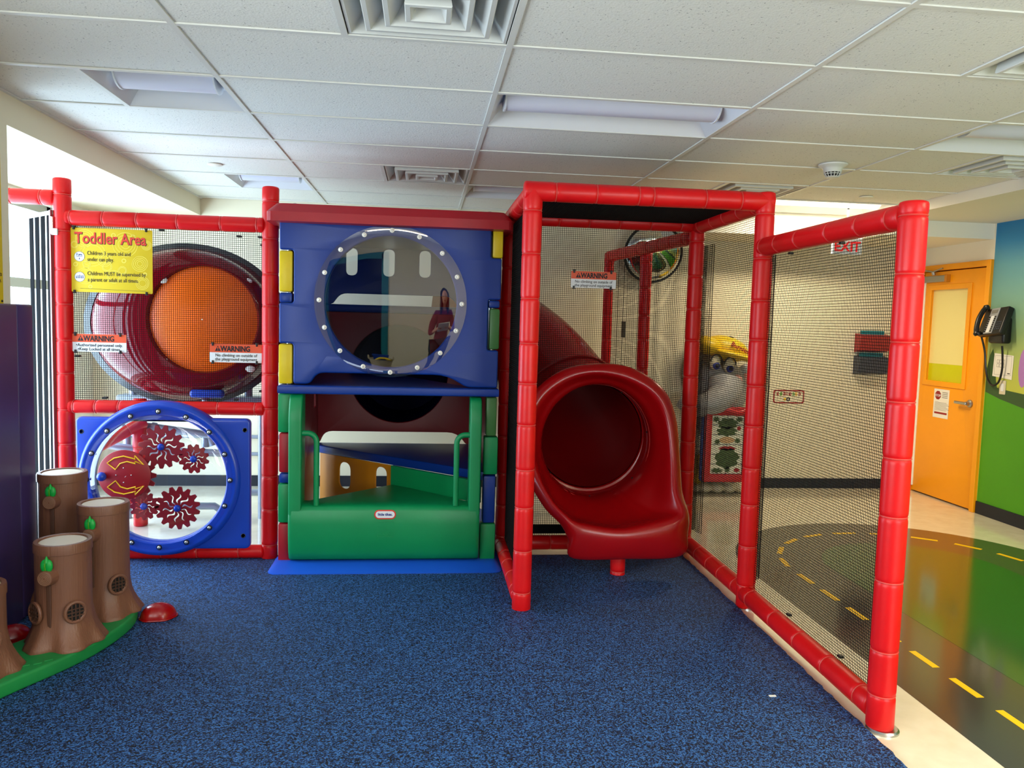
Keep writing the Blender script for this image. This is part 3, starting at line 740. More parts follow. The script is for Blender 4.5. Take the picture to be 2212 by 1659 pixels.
for k in range(6): g.sph(**ell((2.63+.12*k, 7.2, .05), (.075, .1, .05)))
g.build('shoes', 'elephant_cream', t, smooth=True)
FE = FR((0, 7.02, 0))
pa = hit(1517, 1040, 7.0); pb = hit(1620, 880, 7.0)
fx0, fx1, fz0, fz1 = pa.x, pb.x+.01, pa.z+.0, pb.z
fr = plate('picture_frame', rrect(fx0, fx1, fz0, fz1, .015), [rrect(fx0+.06, fx1-.06, fz0+.07, fz1-.075, .004)], FE, .05, 'frame_red', t, bev=.006)
plate('frame_back', rrect(fx0-.02, fx1-.02, fz0-.01, fz1-.02, .04), [], FR((0, 7.06, 0)), .035, 'blue', t, bev=.005)
ix0, iz0, iw, ih = fx0+.062, fz0+.072, (fx1-fx0-.124), (fz1-fz0-.149)
for k in range(6):
    for q in range(2):
        x0 = ix0+iw/2*q; z0 = iz0+ih/6*k
        MB().box(x0+.003, x0+iw/2-.003, 6.995, 7.012, z0+.003, z0+ih/6-.003, .002).build('picture_slat', 'puzzle_white', fr)
FQ = FR((0, 6.9945, 0))
def pq(cx, cz, rx, rz, mm, lump=0):
    P = [(ix0+iw*(cx+rx*(1+lump*math.sin(7*a)+lump*math.sin(12*a+1))*math.cos(a)), iz0+ih*(cz+rz*(1+lump*math.sin(7*a))*math.sin(a))) for a in [2*PI*k/40 for k in range(40)]]
    plate('painted_patch', P, [], FQ, .001, mm, fr)
pq(.52, .27, .36, .17, 'puzzle_green', .08); pq(.5, .86, .30, .09, 'puzzle_green', .12); pq(.48, .73, .30, .08, 'puzzle_green', .12)
pq(.5, .58, .24, .055, 'puzzle_skin', .04); pq(.52, .44, .26, .035, 'gear_red', .1); pq(.14, .93, .1, .04, 'puzzle_green', .2); pq(.85, .93, .1, .04, 'puzzle_green', .2)
pq(.85, .78, .06, .035, 'gear_red'); pq(.84, .07, .09, .035, 'gear_red', .1); pq(.22, .06, .16, .04, 'puzzle_green', .2); pq(.55, .08, .08, .05, 'puzzle_green', .2)
pq(.2, .55, .08, .04, 'puzzle_green', .2); pq(.82, .57, .08, .04, 'puzzle_green', .2)
for o_ in [q for q in W if q.parent == t]:
    if not o_.name.startswith(('picture_frame', 'frame_back')): o_.matrix_basis = Matrix.Translation((-.05, 0, 0)) @ o_.matrix_basis

# ------------------------------------------------------------------ padded pipes
RP = .052
tie_me = {}
def tie_mesh(R):
    k = round(R, 3)
    if k not in tie_me:
        tie_me[k] = MB().tube([(R*math.cos(2*PI*i/20), R*math.sin(2*PI*i/20), 0) for i in range(20)], .0034, 6, closed=True).mesh('cable_tie', 'red_tie', True)
    return tie_me[k]
def pad(name, p0, p1, parent, R=RP, ties=None, ends=(1, 1), m='red_vinyl', n=28):
    p0 = Vector(p0); p1 = Vector(p1); d = p1-p0; L = d.length
    Mx = Matrix.Translation(p0) @ d.to_track_quat('Z', 'Y').to_matrix().to_4x4()
    if ties is None: ties = .225
    if not isinstance(ties, (list, tuple)):
        cnt = max(1, int(round(L/ties))); ties = [L*(k+.5)/cnt+random.uniform(-.015, .015) for k in range(cnt)]
    prof = [(R-.012 if ends[0] else R, 0)]
    if ends[0]: prof += [(R-.003, .004), (R, .012)]
    for q in ties:
        prof += [(R, q-.024), (R-.0003, q-.014), (R-.0018, q-.007), (R-.005, q-.002), (R-.005, q+.002), (R-.0018, q+.007), (R-.0003, q+.014), (R, q+.024)]
    if ends[1]: prof += [(R, L-.012), (R-.003, L-.004), (R-.012, L)]
    else: prof += [(R, L)]
    ph = random.uniform(0, 6)
    def fn(p, a, rr, z): # slight unevenness of the foam sleeve
        kk = 1+.010*math.sin(3*a+z*7+ph)+.004*math.sin(z*9+ph)
        return Vector((p.x*kk, p.y*kk, p.z))
    o = MB().lathe(prof, n, None, True, fn).build(name, m, parent, Mx, smooth=True, sharp=60)
    for q in ties:
        meshobj('cable_tie', tie_mesh(R-.0032), None, o, Mx @ Matrix.Translation((0, 0, q)))
    return o
def net(name, o, U, V, lu, lv, parent, cell=.0128, wd=.00115, dp=.0007, hole=None):
    # woven square net: strands joined in one part
    U = Vector(U).normalized(); V = Vector(V).normalized(); N = U.cross(V); o = Vector(o)
    verts = []; faces = []
    def strand(p, q, s, offn):
        b = len(verts)
        for pt in (p, q):
            for (a, c) in ((-1, -1), (1, -1), (1, 1), (-1, 1)): verts.append(pt+s*wd*a+N*(dp*c+offn))
        for k in range(4): faces.append((b+k, b+(k+1) % 4, b+4+(k+1) % 4, b+4+k))
    nu = int(lu/cell); nv = int(lv/cell)
    def cut(a, D, L, s):
        if hole:
            c, rx, rz = hole; rel = Vector(c)-a
            along = rel.dot(D); side = rel.dot(s); ra, rs = (rz, rx) if abs(D.z) > .5 else (rx, rz)
            if abs(side) < rs:
                h = ra*math.sqrt(1-(side/rs)**2)
                if along-h > 0: strand(a, a+D*(along-h), s, 0)
                if along+h < L: strand(a+D*(along+h), a+D*L, s, 0)
                return
        strand(a, a+D*L, s, 0)
    for i in range(nu+1): cut(o+U*(lu*i/nu), V, lv, U)
    for j in range(nv+1): cut(o+V*(lv*j/nv), U, lu, V)
    me = bpy.data.meshes.new(name); me.from_pydata(verts, [], faces); me.materials.append(M['net_black'])
    ob = meshobj(name, me, None, parent); ob['kind'] = 'stuff'
    return ob

# A: toddler wall frame at left
YF = 5.16
ft = thing('toddler_wall_frame', (-1.6, YF, 0), 'red padded pipe frame with black net on the left, holding the toddler sign', 'play frame')
pad('post', (-2.232, YF, 0), (-2.232, YF, 2.39), ft)
pad('post', (-.985, YF, 0), (-.985, YF, 2.395), ft)
pad('rail', (-2.205, YF-.01, 2.153), (-1.02, YF-.01, 2.153), ft, .047, ties=[.03, .22, .42, .66, .92, 1.14])
pad('rail', (-2.205, YF-.01, .985), (-1.02, YF-.01, .985), ft, .043, ties=[.03, .16, .30, .68, .90, 1.13])
pad('rail', (-2.205, YF-.01, .052), (-1.02, YF-.01, .052), ft, .043, ties=[.3, .55, .77, 1.03])
net('safety_net', (-2.19, YF+.02, 1.0), (1, 0, 0), (0, 0, 1), 1.17, 1.12, ft)
for (x, z) in ((-2.16, 2.095), (-1.65, 2.10), (-1.18, 2.08), (-1.05, 2.08), (-1.035, 2.03), (-1.04, 1.1), (-1.2, 1.04), (-2.0, 1.04), (-2.16, 1.3)):
    MB().box(x-.014, x+.014, YF-.005, YF+.03, z-.006, z+.006, .002).build('net_tie', 'black', ft)
# rail that carries on to the left, behind the purple pad
f2 = thing('gate_head_rail', (-2.6, YF, 2.27), 'short red padded rail running left from the top of the left post', 'play frame')
pad('rail', (-2.95, YF, 2.272), (-2.27, YF, 2.272), f2, .047, ties=[.1, .35, .42, .60])

# B: slide cage
XA, XB = .556, 1.845; YA, YC = 4.185, 5.27; ZT = 2.282
fc = thing('slide_cage_frame', (1.2, 4.7, 0), 'tall red padded pipe cage with black netting around the tube slide exit', 'play frame')
pad('post', (XA, YA, 0), (XA, YA, ZT+.01), fc, ties=.235)
pad('post', (XB, YA, 0), (XB, YA, ZT+.05), fc, ties=.235)
pad('post', (XA, YC, 0), (XA, YC, ZT), fc)
pad('post', (XB, YC, 0), (XB, YC, ZT), fc)
pad('rail', (XA-.05, YA, ZT), (XB+.04, YA, ZT), fc, ties=[.17, .39, .62, .70, .99, 1.19])
pad('rail', (XA, YC, ZT), (XB, YC, ZT), fc, .048)
pad('rail', (XA, YA-.03, ZT-.005), (XA, YC, ZT-.005), fc, .05)
pad('rail', (XB, YA, ZT-.01), (XB, YC, ZT-.01), fc, .05)
pad('rail', (XA-.01, YA+.03, .07), (XA-.01, YC, .07), fc, .046)
pad('rail', (XB+.01, YA+.03, .075), (XB+.01, YC, .075), fc, .05)
pad('rail', (XA, YC, .07), (XB, YC, .07), fc, .05)
net('safety_net', (XA+.02, YC+.015, .09), (1, 0, 0), (0, 0, 1), XB-XA-.04, 2.15, fc, hole=((1.15, YC+.015, .81), .40, .41))
net('safety_net', (XB+.035, YA+.03, .09), (0, 1, 0), (0, 0, 1), YC-YA-.05, 2.15, fc, wd=.00125)
net('safety_net', (XA+.01, YA+.03, .09), (0, 1, 0), (0, 0, 1), YC-YA-.05, 2.15, fc, wd=.0013, dp=.0013)
net('roof_net', (XA+.03, YA+.02, ZT+.005), (1, 0, 0), (0, 1, 0), XB-XA-.06, YC-YA-.03, fc, wd=.0013, dp=.0013)
for (x, y_, z1) in ((XB+.046, YA+.015, 2.0), (XB+.046, YC+.015, 2.15)):
    net('net_flap', (x, y_, .15), (1, .55, 0), (0, 0, 1), .055, z1-.15, fc, cell=.0064)
MB().box(XA+.045, XB-.045, YC+.008, YC+.02, .13, .19).build('net_hem', 'net_black', fc)

# C: side fence towards the camera
YP = 2.835; XP = 1.838
ff = thing('side_fence_frame', (XP, 3.5, 0), 'red padded pipe fence panel with black net, nearest the viewer at right', 'play frame')
pad('post', (XP, YP, .01), (XP, YP, 2.085), ff, .053, ties=[.14, .32, .60, .86, 1.09, 1.31, 1.54, 1.80, 2.02][0:9])
pad('rail', (XP, YP+.04, 2.035), (XP, YA-.02, 2.035), ff, .05, ties=[.08, .30, .55, .85, 1.08, 1.26])
pad('rail', (XP, YP+.04, .075), (XP, YA-.02, .085), ff, .05, ties=[.09, .36, .63, .90, 1.2])
net('safety_net', (XP+.035, YP+.03, .09), (0, 1, 0), (0, 0, 1), YA-YP-.05, 1.93, ff)
MB().lathe([(.063, 0), (.063, .008), (.056, .014)], 28, Matrix.Translation((XP+.01, YP-.005, 0))).build('foot_plate', 'steel', ff, smooth=True)
MB().lathe([(.063, 0), (.063, .008), (.056, .014)], 28, Matrix.Translation((XB+.03, YA, 0))).build('foot_plate', 'steel', ff, smooth=True)
# strip of net seen edge-on behind the post
for (x, y_, z) in ((XP+.03, YP+.10, 1.99), (XP+.03, 3.4, 1.985), (XP+.03, 3.9, 1.98), (XP+.03, 3.2, .14), (XP+.03, 3.7, .14)):
    MB().box(x-.01, x+.012, y_-.012, y_+.012, z-.006, z+.006, .002).build('net_tie', 'black', ff)

# D: rear passage frame behind the cage
fd = thing('rear_passage_frame', (1.75, 6.6, 0), 'red padded pipe passage frame behind the slide cage back net', 'play frame')
pad('post', (1.66, 7.08, 0), (1.66, 7.08, 2.24), fd, .045)
pad('post', (1.80, 6.35, 0), (1.80, 6.35, 2.24), fd, .048)
pad('rail', (XB, YC+.05, 2.21), (1.66, 7.08, 2.21), fd, .05)
net('safety_net', (1.67, 7.05, .1), (.20, -1, 0), (0, 0, 1), 1.72, 2.07, fd, cell=.014)
MB().box(1.70, 1.705, 6.58, 6.70, 1.48, 1.62).build('sign_back', 'black', fd)

# E: frame behind the gear panel (crawl tunnel supports)
fe = thing('crawl_support_frame', (-2.0, 6.0, 0), 'red padded and bare grey pipes seen through the clear gear dome', 'play frame')
pad('post', (-2.08, 6.0, 0), (-2.08, 6.0, .95), fe, .05)
pad('rail', (-2.45, 5.75, .55), (-2.05, 6.0, .80), fe, .06)
pad('brace', (-2.55, 5.7, .02), (-2.08, 6.05, .22), fe, .055)
for P in (((-2.40, 6.0, .62), (-2.1, 6.0, .57), (-1.5, 6.0, .55)), ((-2.05, 6.05, .74), (-1.6, 6.05, .68), (-1.57, 6.05, .60)), ((-1.64, 6.1, .95), (-1.64, 6.1, .58)),
          ((-2.0, 6.2, .10), (-1.6, 6.2, .10), (-1.5, 6.2, .03)), ((-1.5, 6.6, .12), (-.9, 6.6, .12)),):
    MB().tube([Vector(p) for p in P], .028, 12).build('bare_pipe', 'pipe_grey', fe, smooth=True)
    MB().tube([Vector(P[0])+(Vector(P[1])-Vector(P[0])).normalized()*q for q in (.04, .07)], .036, 12).build('pipe_collar', 'pipe_grey', fe, smooth=True)

# slat gate left of the left post
tg = thing('slat_gate', (-2.27, 5.2, 0), 'black slatted gate with pale edges standing beside the left post', 'gate')
ga = Vector((-2.27, 5.12, 0)); gb = Vector((-2.55, 5.42, 0)); gd = (gb-ga).normalized(); gn = Vector((-gd.y, gd.x, 0))
def gbox(name, t0, t1, z0, z1, th, m, parent, off=0):
    p = [ga+gd*t0+gn*(off-th/2), ga+gd*t1+gn*(off-th/2), ga+gd*t1+gn*(off+th/2), ga+gd*t0+gn*(off+th/2)]
    return MB().poly([(q.x, q.y, z0) for q in p], d=(0, 0, z1-z0)).build(name, m, parent)
gbox('hinge_stile', .00, .022, .02, 2.19, .03, 'dark_red', tg)
for k in range(4):
    gbox('slat', .035+.100*k, .098+.100*k, .03, 2.165, .004, 'slat_black', tg)
gbox('top_bar', .0, .42, 2.165, 2.19, .008, 'brushed', tg)
gbox('bottom_bar', .0, .42, .02, .06, .008, 'brushed', tg)
for z in (2.05, .3): MB().cyl((-2.275, 5.115, z), (-2.275, 5.115, z+.10), .012).box(-2.275, -2.235, 5.10, 5.13, z-.01, z+.03, .004).build('hinge', 'chrome', tg)

# ------------------------------------------------------------------ gear panel
gp = thing('gear_panel', (-1.63, 5.06, 0), 'blue square panel with a clear round dome over red gears', 'play panel')
GX, GZ = -1.634, .545
sq = rrect(-2.135, -1.088, .095, .93, .03, 4)
FG = FR((0, 5.115, 0))
plate('panel', sq, [circ(GX, GZ, .40, 64)], FG, .055, 'gear_blue', gp, bev=.012)
# raised ring: lathe around the y axis
Mg = Matrix.Translation((GX, 5.09, GZ)) @ Matrix.Rotation(PI/2, 4, 'X')
MB().lathe([(.40, -.02), (.405, .045), (.412, .052), (.448, .054), (.458, .058), (.468, .058), (.485, .045), (.492, .02), (.492, -.02), (.40, -.02)], 96, Mg, cap=False).build('ring', 'gear_blue', gp, smooth=True)
MB().lathe([(.446, .0565), (.446, .0600), (.41, .0600), (.400, .066), (.385, .078), (.35, .086), (.26, .090), (.10, .092), (.0, .092)], 72, Mg, cap=False).build('clear_dome', 'clear_dome', gp, smooth=True)
bolt_me = MB().lathe([(.0115, 0), (.0115, .003), (.009, .007), (.005, .009), (.0005, .0095)], 14).mesh('bolt', 'steel', True)
wash_me = MB().lathe([(.017, 0), (.017, .002), (.012, .003)], 16).mesh('washer', 'black', True)
for k in range(16):
    a = 2*PI*k/16+PI/2
    P = Matrix.Translation((GX+.430*math.cos(a), 5.09-.0600, GZ+.430*math.sin(a))) @ Matrix.Rotation(PI/2, 4, 'X')
    bo = meshobj('bolt', bolt_me, None, gp, P @ Matrix.Translation((0, 0, .002)))
    meshobj('washer', wash_me, None, bo, P)
for (x, z) in ((-2.10, .84), (-1.12, .86), (-1.13, .18), (-2.08, .18)):
    MB().lathe([(.016, 0), (.012, .002), (.010, .0005)], 16, Matrix.Translation((x, 5.0605, z)) @ Matrix.Rotation(PI/2, 4, 'X')).build('bolt_hole', 'black', gp)
def gear_pts(R, n, dep):
    P = []
    for i in range(n*12):
        a = 2*PI*i/(n*12); ph = (i % 12)/12
        k = .5+.5*math.cos(2*PI*ph); k = min(1, max(0, (k-.12)*1.55)); k = k**.8
        P.append(((R-dep+dep*k)*math.cos(a), (R-dep+dep*k)*math.sin(a)))
    return P
def s_slot(ang, r0, r1, amp, wd):
    A = []; B = []
    for k in range(13):
        t = k/12; rr = r0+(r1-r0)*t; off = amp*math.sin(2*PI*t)
        wdk = wd*math.sin(PI*min(1, max(.12, t*.9+.08)))**.5
        A.append((rr, off+wdk)); B.append((rr, off-wdk))
    c, s = math.cos(ang), math.sin(ang)
    return [(x*c-y*s, x*s+y*c) for x, y in (A+B[::-1])]
def gear(cx, cz, R, n, ns, ph, yoff=5.055):
    o = meshobj('gear', plate_mesh('gear', gear_pts(R, n, R*.20), [s_slot(2*PI*k/ns, R*.20, R*.68, R*.075, R*.042) for k in range(ns)], .012, .0015, 'gear_red'), None, gp,
                FR((cx, yoff, cz)) @ Matrix.Rotation(ph, 4, 'Z'))
    meshobj('gear_face', plate_mesh('gear_face', gear_pts(R*.985, n, R*.20), [s_slot(2*PI*k/ns, R*.18, R*.70, R*.075, R*.060) for k in range(ns)], .001, 0, 'gear_red'), None, o,
            FR((cx, yoff-.0122, cz)) @ Matrix.Rotation(ph, 4, 'Z'))
    MB().sph((cx, yoff-.018, cz), .022, 16, 10, (1, .7, 1)).build('hub_cap', 'gear_blue', o, smooth=True)
    return o
g1, g2, g3, g4 = (hit(*q, 5.05) for q in ((349, 965), (419, 991), (312, 1093), (384, 1097)))
gear(g1.x, g1.z, .138, 15, 10, .1); gear(g2.x, g2.z, .093, 12, 9, .3); gear(g3.x, g3.z, .090, 12, 9, 0); gear(g4.x, g4.z, .137, 15, 10, .2)
hd = hit(270, 1025, 5.0); hb = hit(284, 1027, 5.06)
gear(hb.x, hb.z, .15, 16, 0, 0, 5.066)
MB().lathe([(.150, -.010), (.155, -.006), (.155, .0), (.150, .004)], 64, Matrix.Translation((hd.x, 4.985, hd.z)) @ Matrix.Rotation(PI/2, 4, 'X')).build('hand_wheel', 'gear_red', gp, smooth=True, label='red hand wheel in front of the dome')
hw = [o for o in W if o.name.startswith('hand_wheel')][0]
MB().cyl((hd.x, 4.985, hd.z), (hb.x, 5.06, hb.z), .015).build('axle', 'steel', hw)
MB().sph((hd.x-.122, 4.958, hd.z-.006), .028, 18, 12).build('knob', 'gear_blue', hw, smooth=True)
for dx, dz in ((0, .045), (0, -.045), (-.045, 0), (.045, 0)): MB().sph((hd.x+dx, 4.979, hd.z+dz), .0045, 8, 6).build('rivet', 'steel', hw, smooth=True)
def arrow(sgn):
    # hollow curved arrow outline, as in the photo
    P = [(-.095, .075), (-.055, .105), (0, .118), (.055, .105), (.068, .098), (.066, .122), (.118, .066), (.066, .086), (.07, .072), (.02, .085), (-.02, .072), (-.048, .035)]
    P = [(x, z*1.0) for x, z in P]
    if sgn < 0: P = [(x, -z) for x, z in P]
    return [Vector((hd.x+x, 4.9785, hd.z+z)) for x, z in P]
for s in (1, -1): MB().tube(arrow(s), .0042, 6, closed=True).build('painted_arrow', 'arrow_yellow', hw, smooth=True)

# ------------------------------------------------------------------ signs on the nets
def clip_set(x0, x1, z0, z1, y_, parent, n=4):
    for (x, z, s) in ((x0+.02, z1, 1), (x1-.035, z1, 1), (x0+.02, z0, -1), (x1-.035, z0, -1)):
        MB().box(x-.006, x+.006, y_-.010, y_+.004, z-.012 if s > 0 else z-.010, z+.010 if s > 0 else z+.012, .002).box(x-.010, x+.010, y_-.008, y_-.002, z+.006*s-.003, z+.006*s+.003).build('sign_tie', 'black', parent)
Y1 = 5.155
t = thing('toddler_area_sign', (-1.95, Y1, 1.9), 'yellow sign with red heading Toddler Area tied to the left net', 'sign')
plate('board', rrect(-2.182, -1.700, 1.700, 2.094, .008), [], FR((0, Y1, 0)), .005, 'sign_yellow', t, bev=.001)
FS = FR((0, Y1-.0052, 0))
for (x, z, rr, n) in ((-2.10, 2.03, .055, 3), (-2.055, 1.935, .075, 2), (-1.86, 2.0, .075, 4), (-1.985, 1.905, .045, 3), (-1.775, 1.885, .048, 4), (-1.97, 1.86, .03, 2), (-2.09, 1.87, .024, 2), (-1.88, 1.84, .026, 2), (-1.76, 1.765, .04, 3),
                      (-2.16, 1.99, .022, 2), (-1.93, 1.80, .04, 2), (-2.1, 1.80, .05, 2), (-1.735, 2.0, .03, 3), (-1.93, 2.055, .014, 2), (-1.815, 2.05, .014, 2), (-1.87, 1.90, .014, 2), (-2.155, 1.87, .014, 2), (-1.745, 1.82, .012, 2), (-2.07, 1.735, .012, 2)):
    for q in range(n):
        R = rr*(1-.22*q)
        if z+R > 2.09: z = 2.09-R
        if z-R < 1.705: z = 1.705+R
        plate('swirl', [(x+R*math.cos(a)*(1+.05*math.sin(2*a+q)), z+R*math.sin(a)) for a in [2*PI*k/28 for k in range(28)]],
              [[(x+(R-.0022)*math.cos(a)*(1+.05*math.sin(2*a+q)), z+(R-.0022)*math.sin(a)) for a in [2*PI*k/28 for k in range(28)]]], FS, .0004, 'swirl', t)
text('heading', 'Toddler Area', FS, -2.158, 1.999, .096, 'ink', t, off=.0026, lift=.0006, sx=.80)
text('heading', 'Toddler Area', FS, -2.160, 2.001, .096, 'sign_red', t, off=.0016, lift=.0014, sx=.80)
for z, a, b in ((1.93, 'Children 3 years old and', 'under can play.'), (1.805, 'Children MUST be supervised by', 'a parent or adult at all times.')):
    text('sign_text', a, FS, -2.087, z, .034, 'ink', t, sx=.76, lift=.0012)
    text('sign_text', b, FS, -2.086, z-.038, .034, 'ink', t, sx=.76, lift=.0012)
    plate('badge', circ(-2.132, z-.012, .029, 32), [], FS, .0008, 'sign_white', t)
    plate('badge_rim', circ(-2.132, z-.012, .0305, 32), [circ(-2.132, z-.012, .029, 32)], FS, .0009, 'ink_blue', t)
text('badge_text', '3 yrs.', FS, -2.132, 1.925, .017, 'ink_blue', t, 'CENTER', off=.0004, lift=.0016)
plate('badge_mark', [(-2.15, 1.918), (-2.114, 1.918), (-2.114, 1.920), (-2.15, 1.920)], [], FS, .0014, 'ink_blue', t)
plate('badge_mark', circ(-2.132, 1.905, .0022, 8, .006), [], FS, .0014, 'ink_blue', t)
for k, h in enumerate((.010, .014, .017, .013, .015)):
    x = -2.151+.0095*k
    plate('badge_figure', rrect(x-.0022, x+.0022, 1.783, 1.783+h, .002, 2), [], FS, .0014, 'ink_blue', t)
    plate('badge_figure', circ(x, 1.783+h+.003, .0028, 8), [], FS, .0014, 'ink_blue', t)
plate('rule', [(-2.13, 1.722), (-1.74, 1.714), (-1.74, 1.7155), (-2.13, 1.7235)], [], FS, .0005, 'ink', t)
clip_set(-2.182, -1.700, 1.700, 2.094, Y1-.005, t)
def warning(x0, x1, z0, z1, y_, l1, l2, label, serif=False, dot=''):
    t = thing('warning_sign', ((x0+x1)/2, y_, (z0+z1)/2), label, 'sign')
    plate('board', rrect(x0, x1, z0, z1, .006), [], FR((0, y_, 0)), .004, 'sign_white', t)
    zm = z1-(z1-z0)*.46; Fs = FR((0, y_-.0041, 0))
    plate('orange_band', [(x0, zm), (x1, zm), (x1, z1-.004), (x1-.004, z1), (x0+.004, z1), (x0, z1-.004)], [], Fs, .0006, 'sign_orange', t)
    h = z1-zm; tx = x0+.032; tz = zm+h*.16
    plate('hazard_triangle', fillet([(tx, tz, .002), (tx+.036, tz, .002), (tx+.018, tz+.034, .002)]), [circ(tx+.018, tz+.0065, .0024, 8), fillet([(tx+.0155, tz+.011), (tx+.0205, tz+.011), (tx+.0215, tz+.025), (tx+.0145, tz+.025)])], Fs, .0011, 'ink', t)
    text('warning_word', 'WARNING', Fs, tx+.035, tz, .047, 'ink', t, off=.0018 if serif else .0012, lift=.0014, sx=.80)
    wd = x1-x0
    text('sign_text', l1, Fs, (x0+x1)/2, zm-.026, .0262, 'ink', t, 'CENTER', off=.0002, lift=.0008, sx=.93)
    text('sign_text', l2, Fs, (x0+x1)/2, zm-.051, .0262, 'ink', t, 'CENTER', off=.0002, lift=.0008, sx=.93)
    clip_set(x0, x1, z0, z1, y_-.004, t)
warning(-2.183, -1.861, 1.330, 1.440, Y1, '\u2022Authorized personnel only.', '\u2022Keep Locked at all times.', 'orange and white warning sign Authorized personnel only, tied beside the left post')
warning(-1.357, -1.031, 1.281, 1.398, Y1, 'No climbing on outside of', 'the playground equipment', 'orange and white no climbing warning sign in front of the orange disc', True)
warning(.975, 1.286, 1.832, 1.943, 5.265, 'No climbing on outside of', 'the playground equipment', 'orange and white no climbing warning sign on the slide cage back net', True)

# yellow poster on the left wall, seen almost edge-on
t = thing('wall_poster', (XL+.002, 3.7, 1.9), 'yellow poster on the left wall at the edge of the photo', 'poster')
FX = FR((XL+.0005, 0, 0), 'x+')
plate('board', rrect(3.35, 4.045, 1.60, 2.43, .006), [], FX, .004, 'sign_yellow', t)
for (y_, z, rr) in ((3.98, 2.28, .05), (3.97, 1.93, .03), (3.98, 1.80, .02), (3.8, 2.1, .09), (3.7, 1.8, .06)):
    for q in range(3):
        R = rr*(1-.2*q); plate('swirl', circ(y_, z, R, 24), [circ(y_, z, R-.003, 24)], FR((XL+.0047, 0, 0), 'x+'), .0005, 'swirl', t)
text('poster_text', 'Parents', FR((XL+.0047, 0, 0), 'x+'), 4.035, 1.74, .03, 'ink', t, 'RIGHT')
text('poster_text', 'or play.', FR((XL+.0047, 0, 0), 'x+'), 4.03, 1.71, .03, 'ink', t, 'RIGHT')
for z in (2.41, 1.62): MB().sph((XL+.005, 4.03, z), .006, 10, 6).build('corner_screw', 'ink', t, smooth=True)

# purple pad / storage block
t = thing('purple_block', (-2.17, 3.6, 0), 'tall dark purple padded block standing at the left edge', 'padded block')
MB().box(-2.028, -2.000, 2.2, 4.118, .013, 1.608, .010, 3).build('wall_pad', 'purple', t, smooth=True)
MB().box(-2.40, -2.0005, 4.119, 4.275, .013, 1.608, .010, 3).build('end_block', 'purple', t, smooth=True)

# ------------------------------------------------------------------ bubble panel behind the left net
tb = thing('bubble_panel', (-1.7, 6.0, 0), 'large glossy maroon bubble panel with an orange centre behind the left net', 'play panel')
bc = Vector((-1.76, 6.1, 1.50))
def ringpts(cx, cz, rx, rz_, y_, n=72): return [Vector((cx+rx*math.cos(2*PI*k/n), y_, cz+rz_*math.sin(2*PI*k/n))) for k in range(n)]
rows = [ringpts(-1.76, 1.50, .70, .575, 6.14), ringpts(-1.755, 1.50, .69, .57, 6.08), ringpts(-1.74, 1.50, .665, .555, 6.00), ringpts(-1.72, 1.51, .63, .535, 5.92), ringpts(-1.68, 1.515, .585, .51, 5.86),
        ringpts(-1.64, 1.525, .53, .475, 5.82), ringpts(-1.60, 1.54, .45, .43, 5.80), ringpts(-1.575, 1.545, .39, .385, 5.795), ringpts(-1.575, 1.545, .372, .375, 5.83)]
MB().grid(rows, closed_v=True).build('maroon_shell', 'bubble_red', tb, smooth=True, sharp=50)
MB().grid([ringpts(-1.765, 1.50, .735, .60, 6.13), ringpts(-1.765, 1.50, .74, .605, 6.10), ringpts(-1.76, 1.50, .685, .560, 6.07), ringpts(-1.76, 1.50, .68, .555, 6.10)], closed_v=True).build('dark_rim', 'bubble_rim', tb, smooth=True)
g = MB()
prev = [ringpts(-1.575, 1.545, .378*q, .38*q, 5.83-.05*(1-q*q)) for q in (1, .85, .65, .4, .15, .01)]
g.grid(prev, closed_v=True); g.build('orange_disc', 'bubble_orange', tb, smooth=True)
for (px, py) in ((350, 605), (352, 780), (540, 797), (533, 608)):
    p = hit(px, py, 5.80)
    MB().sph((p.x, 5.812, p.z), .033, 18, 10, (1.05, .35, .72)).build('white_plug', 'eggwhite', tb, smooth=True)
p = hit(450, 850, 5.86)
MB().box(p.x-.12, p.x+.12, 5.80, 5.87, p.z-.03, p.z+.03, .025, 3).build('box_reflection', 'gear_blue', tb, smooth=True)  # blue bar modelled as the reflection of a box in the shell
for x in (-2.2, -1.35): MB().cyl((x, 6.22, .95), (x, 6.22, 1.2), .03).build('support', 'pipe_grey', tb)
MB().box(-2.3, -1.2, 6.14, 6.30, .90, .96, .01).build('support_shelf', 'pipe_grey', tb)
for x in (-2.25, -1.25): MB().cyl((x, 6.22, .0), (x, 6.22, .92), .028).build('support', 'pipe_grey', tb, smooth=True)

# ------------------------------------------------------------------ playhouse
ph = thing('playhouse', (-.2, 5.5, 0), 'tall red, blue and green plastic playhouse with a round window and yellow corner blocks', 'playhouse')
HX0, HX1 = -.89, .47
# blue base mat (tapered slab)
bx0, bx1, by0, by1 = -.935, .515, 4.79, 6.42
g = MB(); lo = [(bx0, by0), (bx1, by0), (bx1, by1), (bx0, by1)]
def rect3(x0, x1, y0, y1, z, r):
    return [Vector((p[0], p[1], z)) for p in rrect(x0, x1, y0, y1, r, 4)]
g.grid([rect3(bx0, bx1, by0, by1, .0, .06), rect3(bx0, bx1, by0, by1, .016, .06), rect3(bx0+.035, bx1-.035, by0+.10, by1-.06, .052, .04), rect3(bx0+.05, bx1-.05, by0+.13, by1-.08, .056, .04)], closed_v=True)
g.poly(rect3(bx0+.05, bx1-.05, by0+.13, by1-.08, .056, .04))
base = g.build('base_slab', 'mat_blue', ph, smooth=True, sharp=25)
Fm = Matrix.Translation((-.865, 4.832, .0275)) @ Matrix.Rotation(math.radians(21), 4, 'X')
plate('embossed_badge', rrect(0, .085, 0, .032, .014), [rrect(.003, .082, .003, .029, .012)], Fm, .0015, 'mat_blue', base)

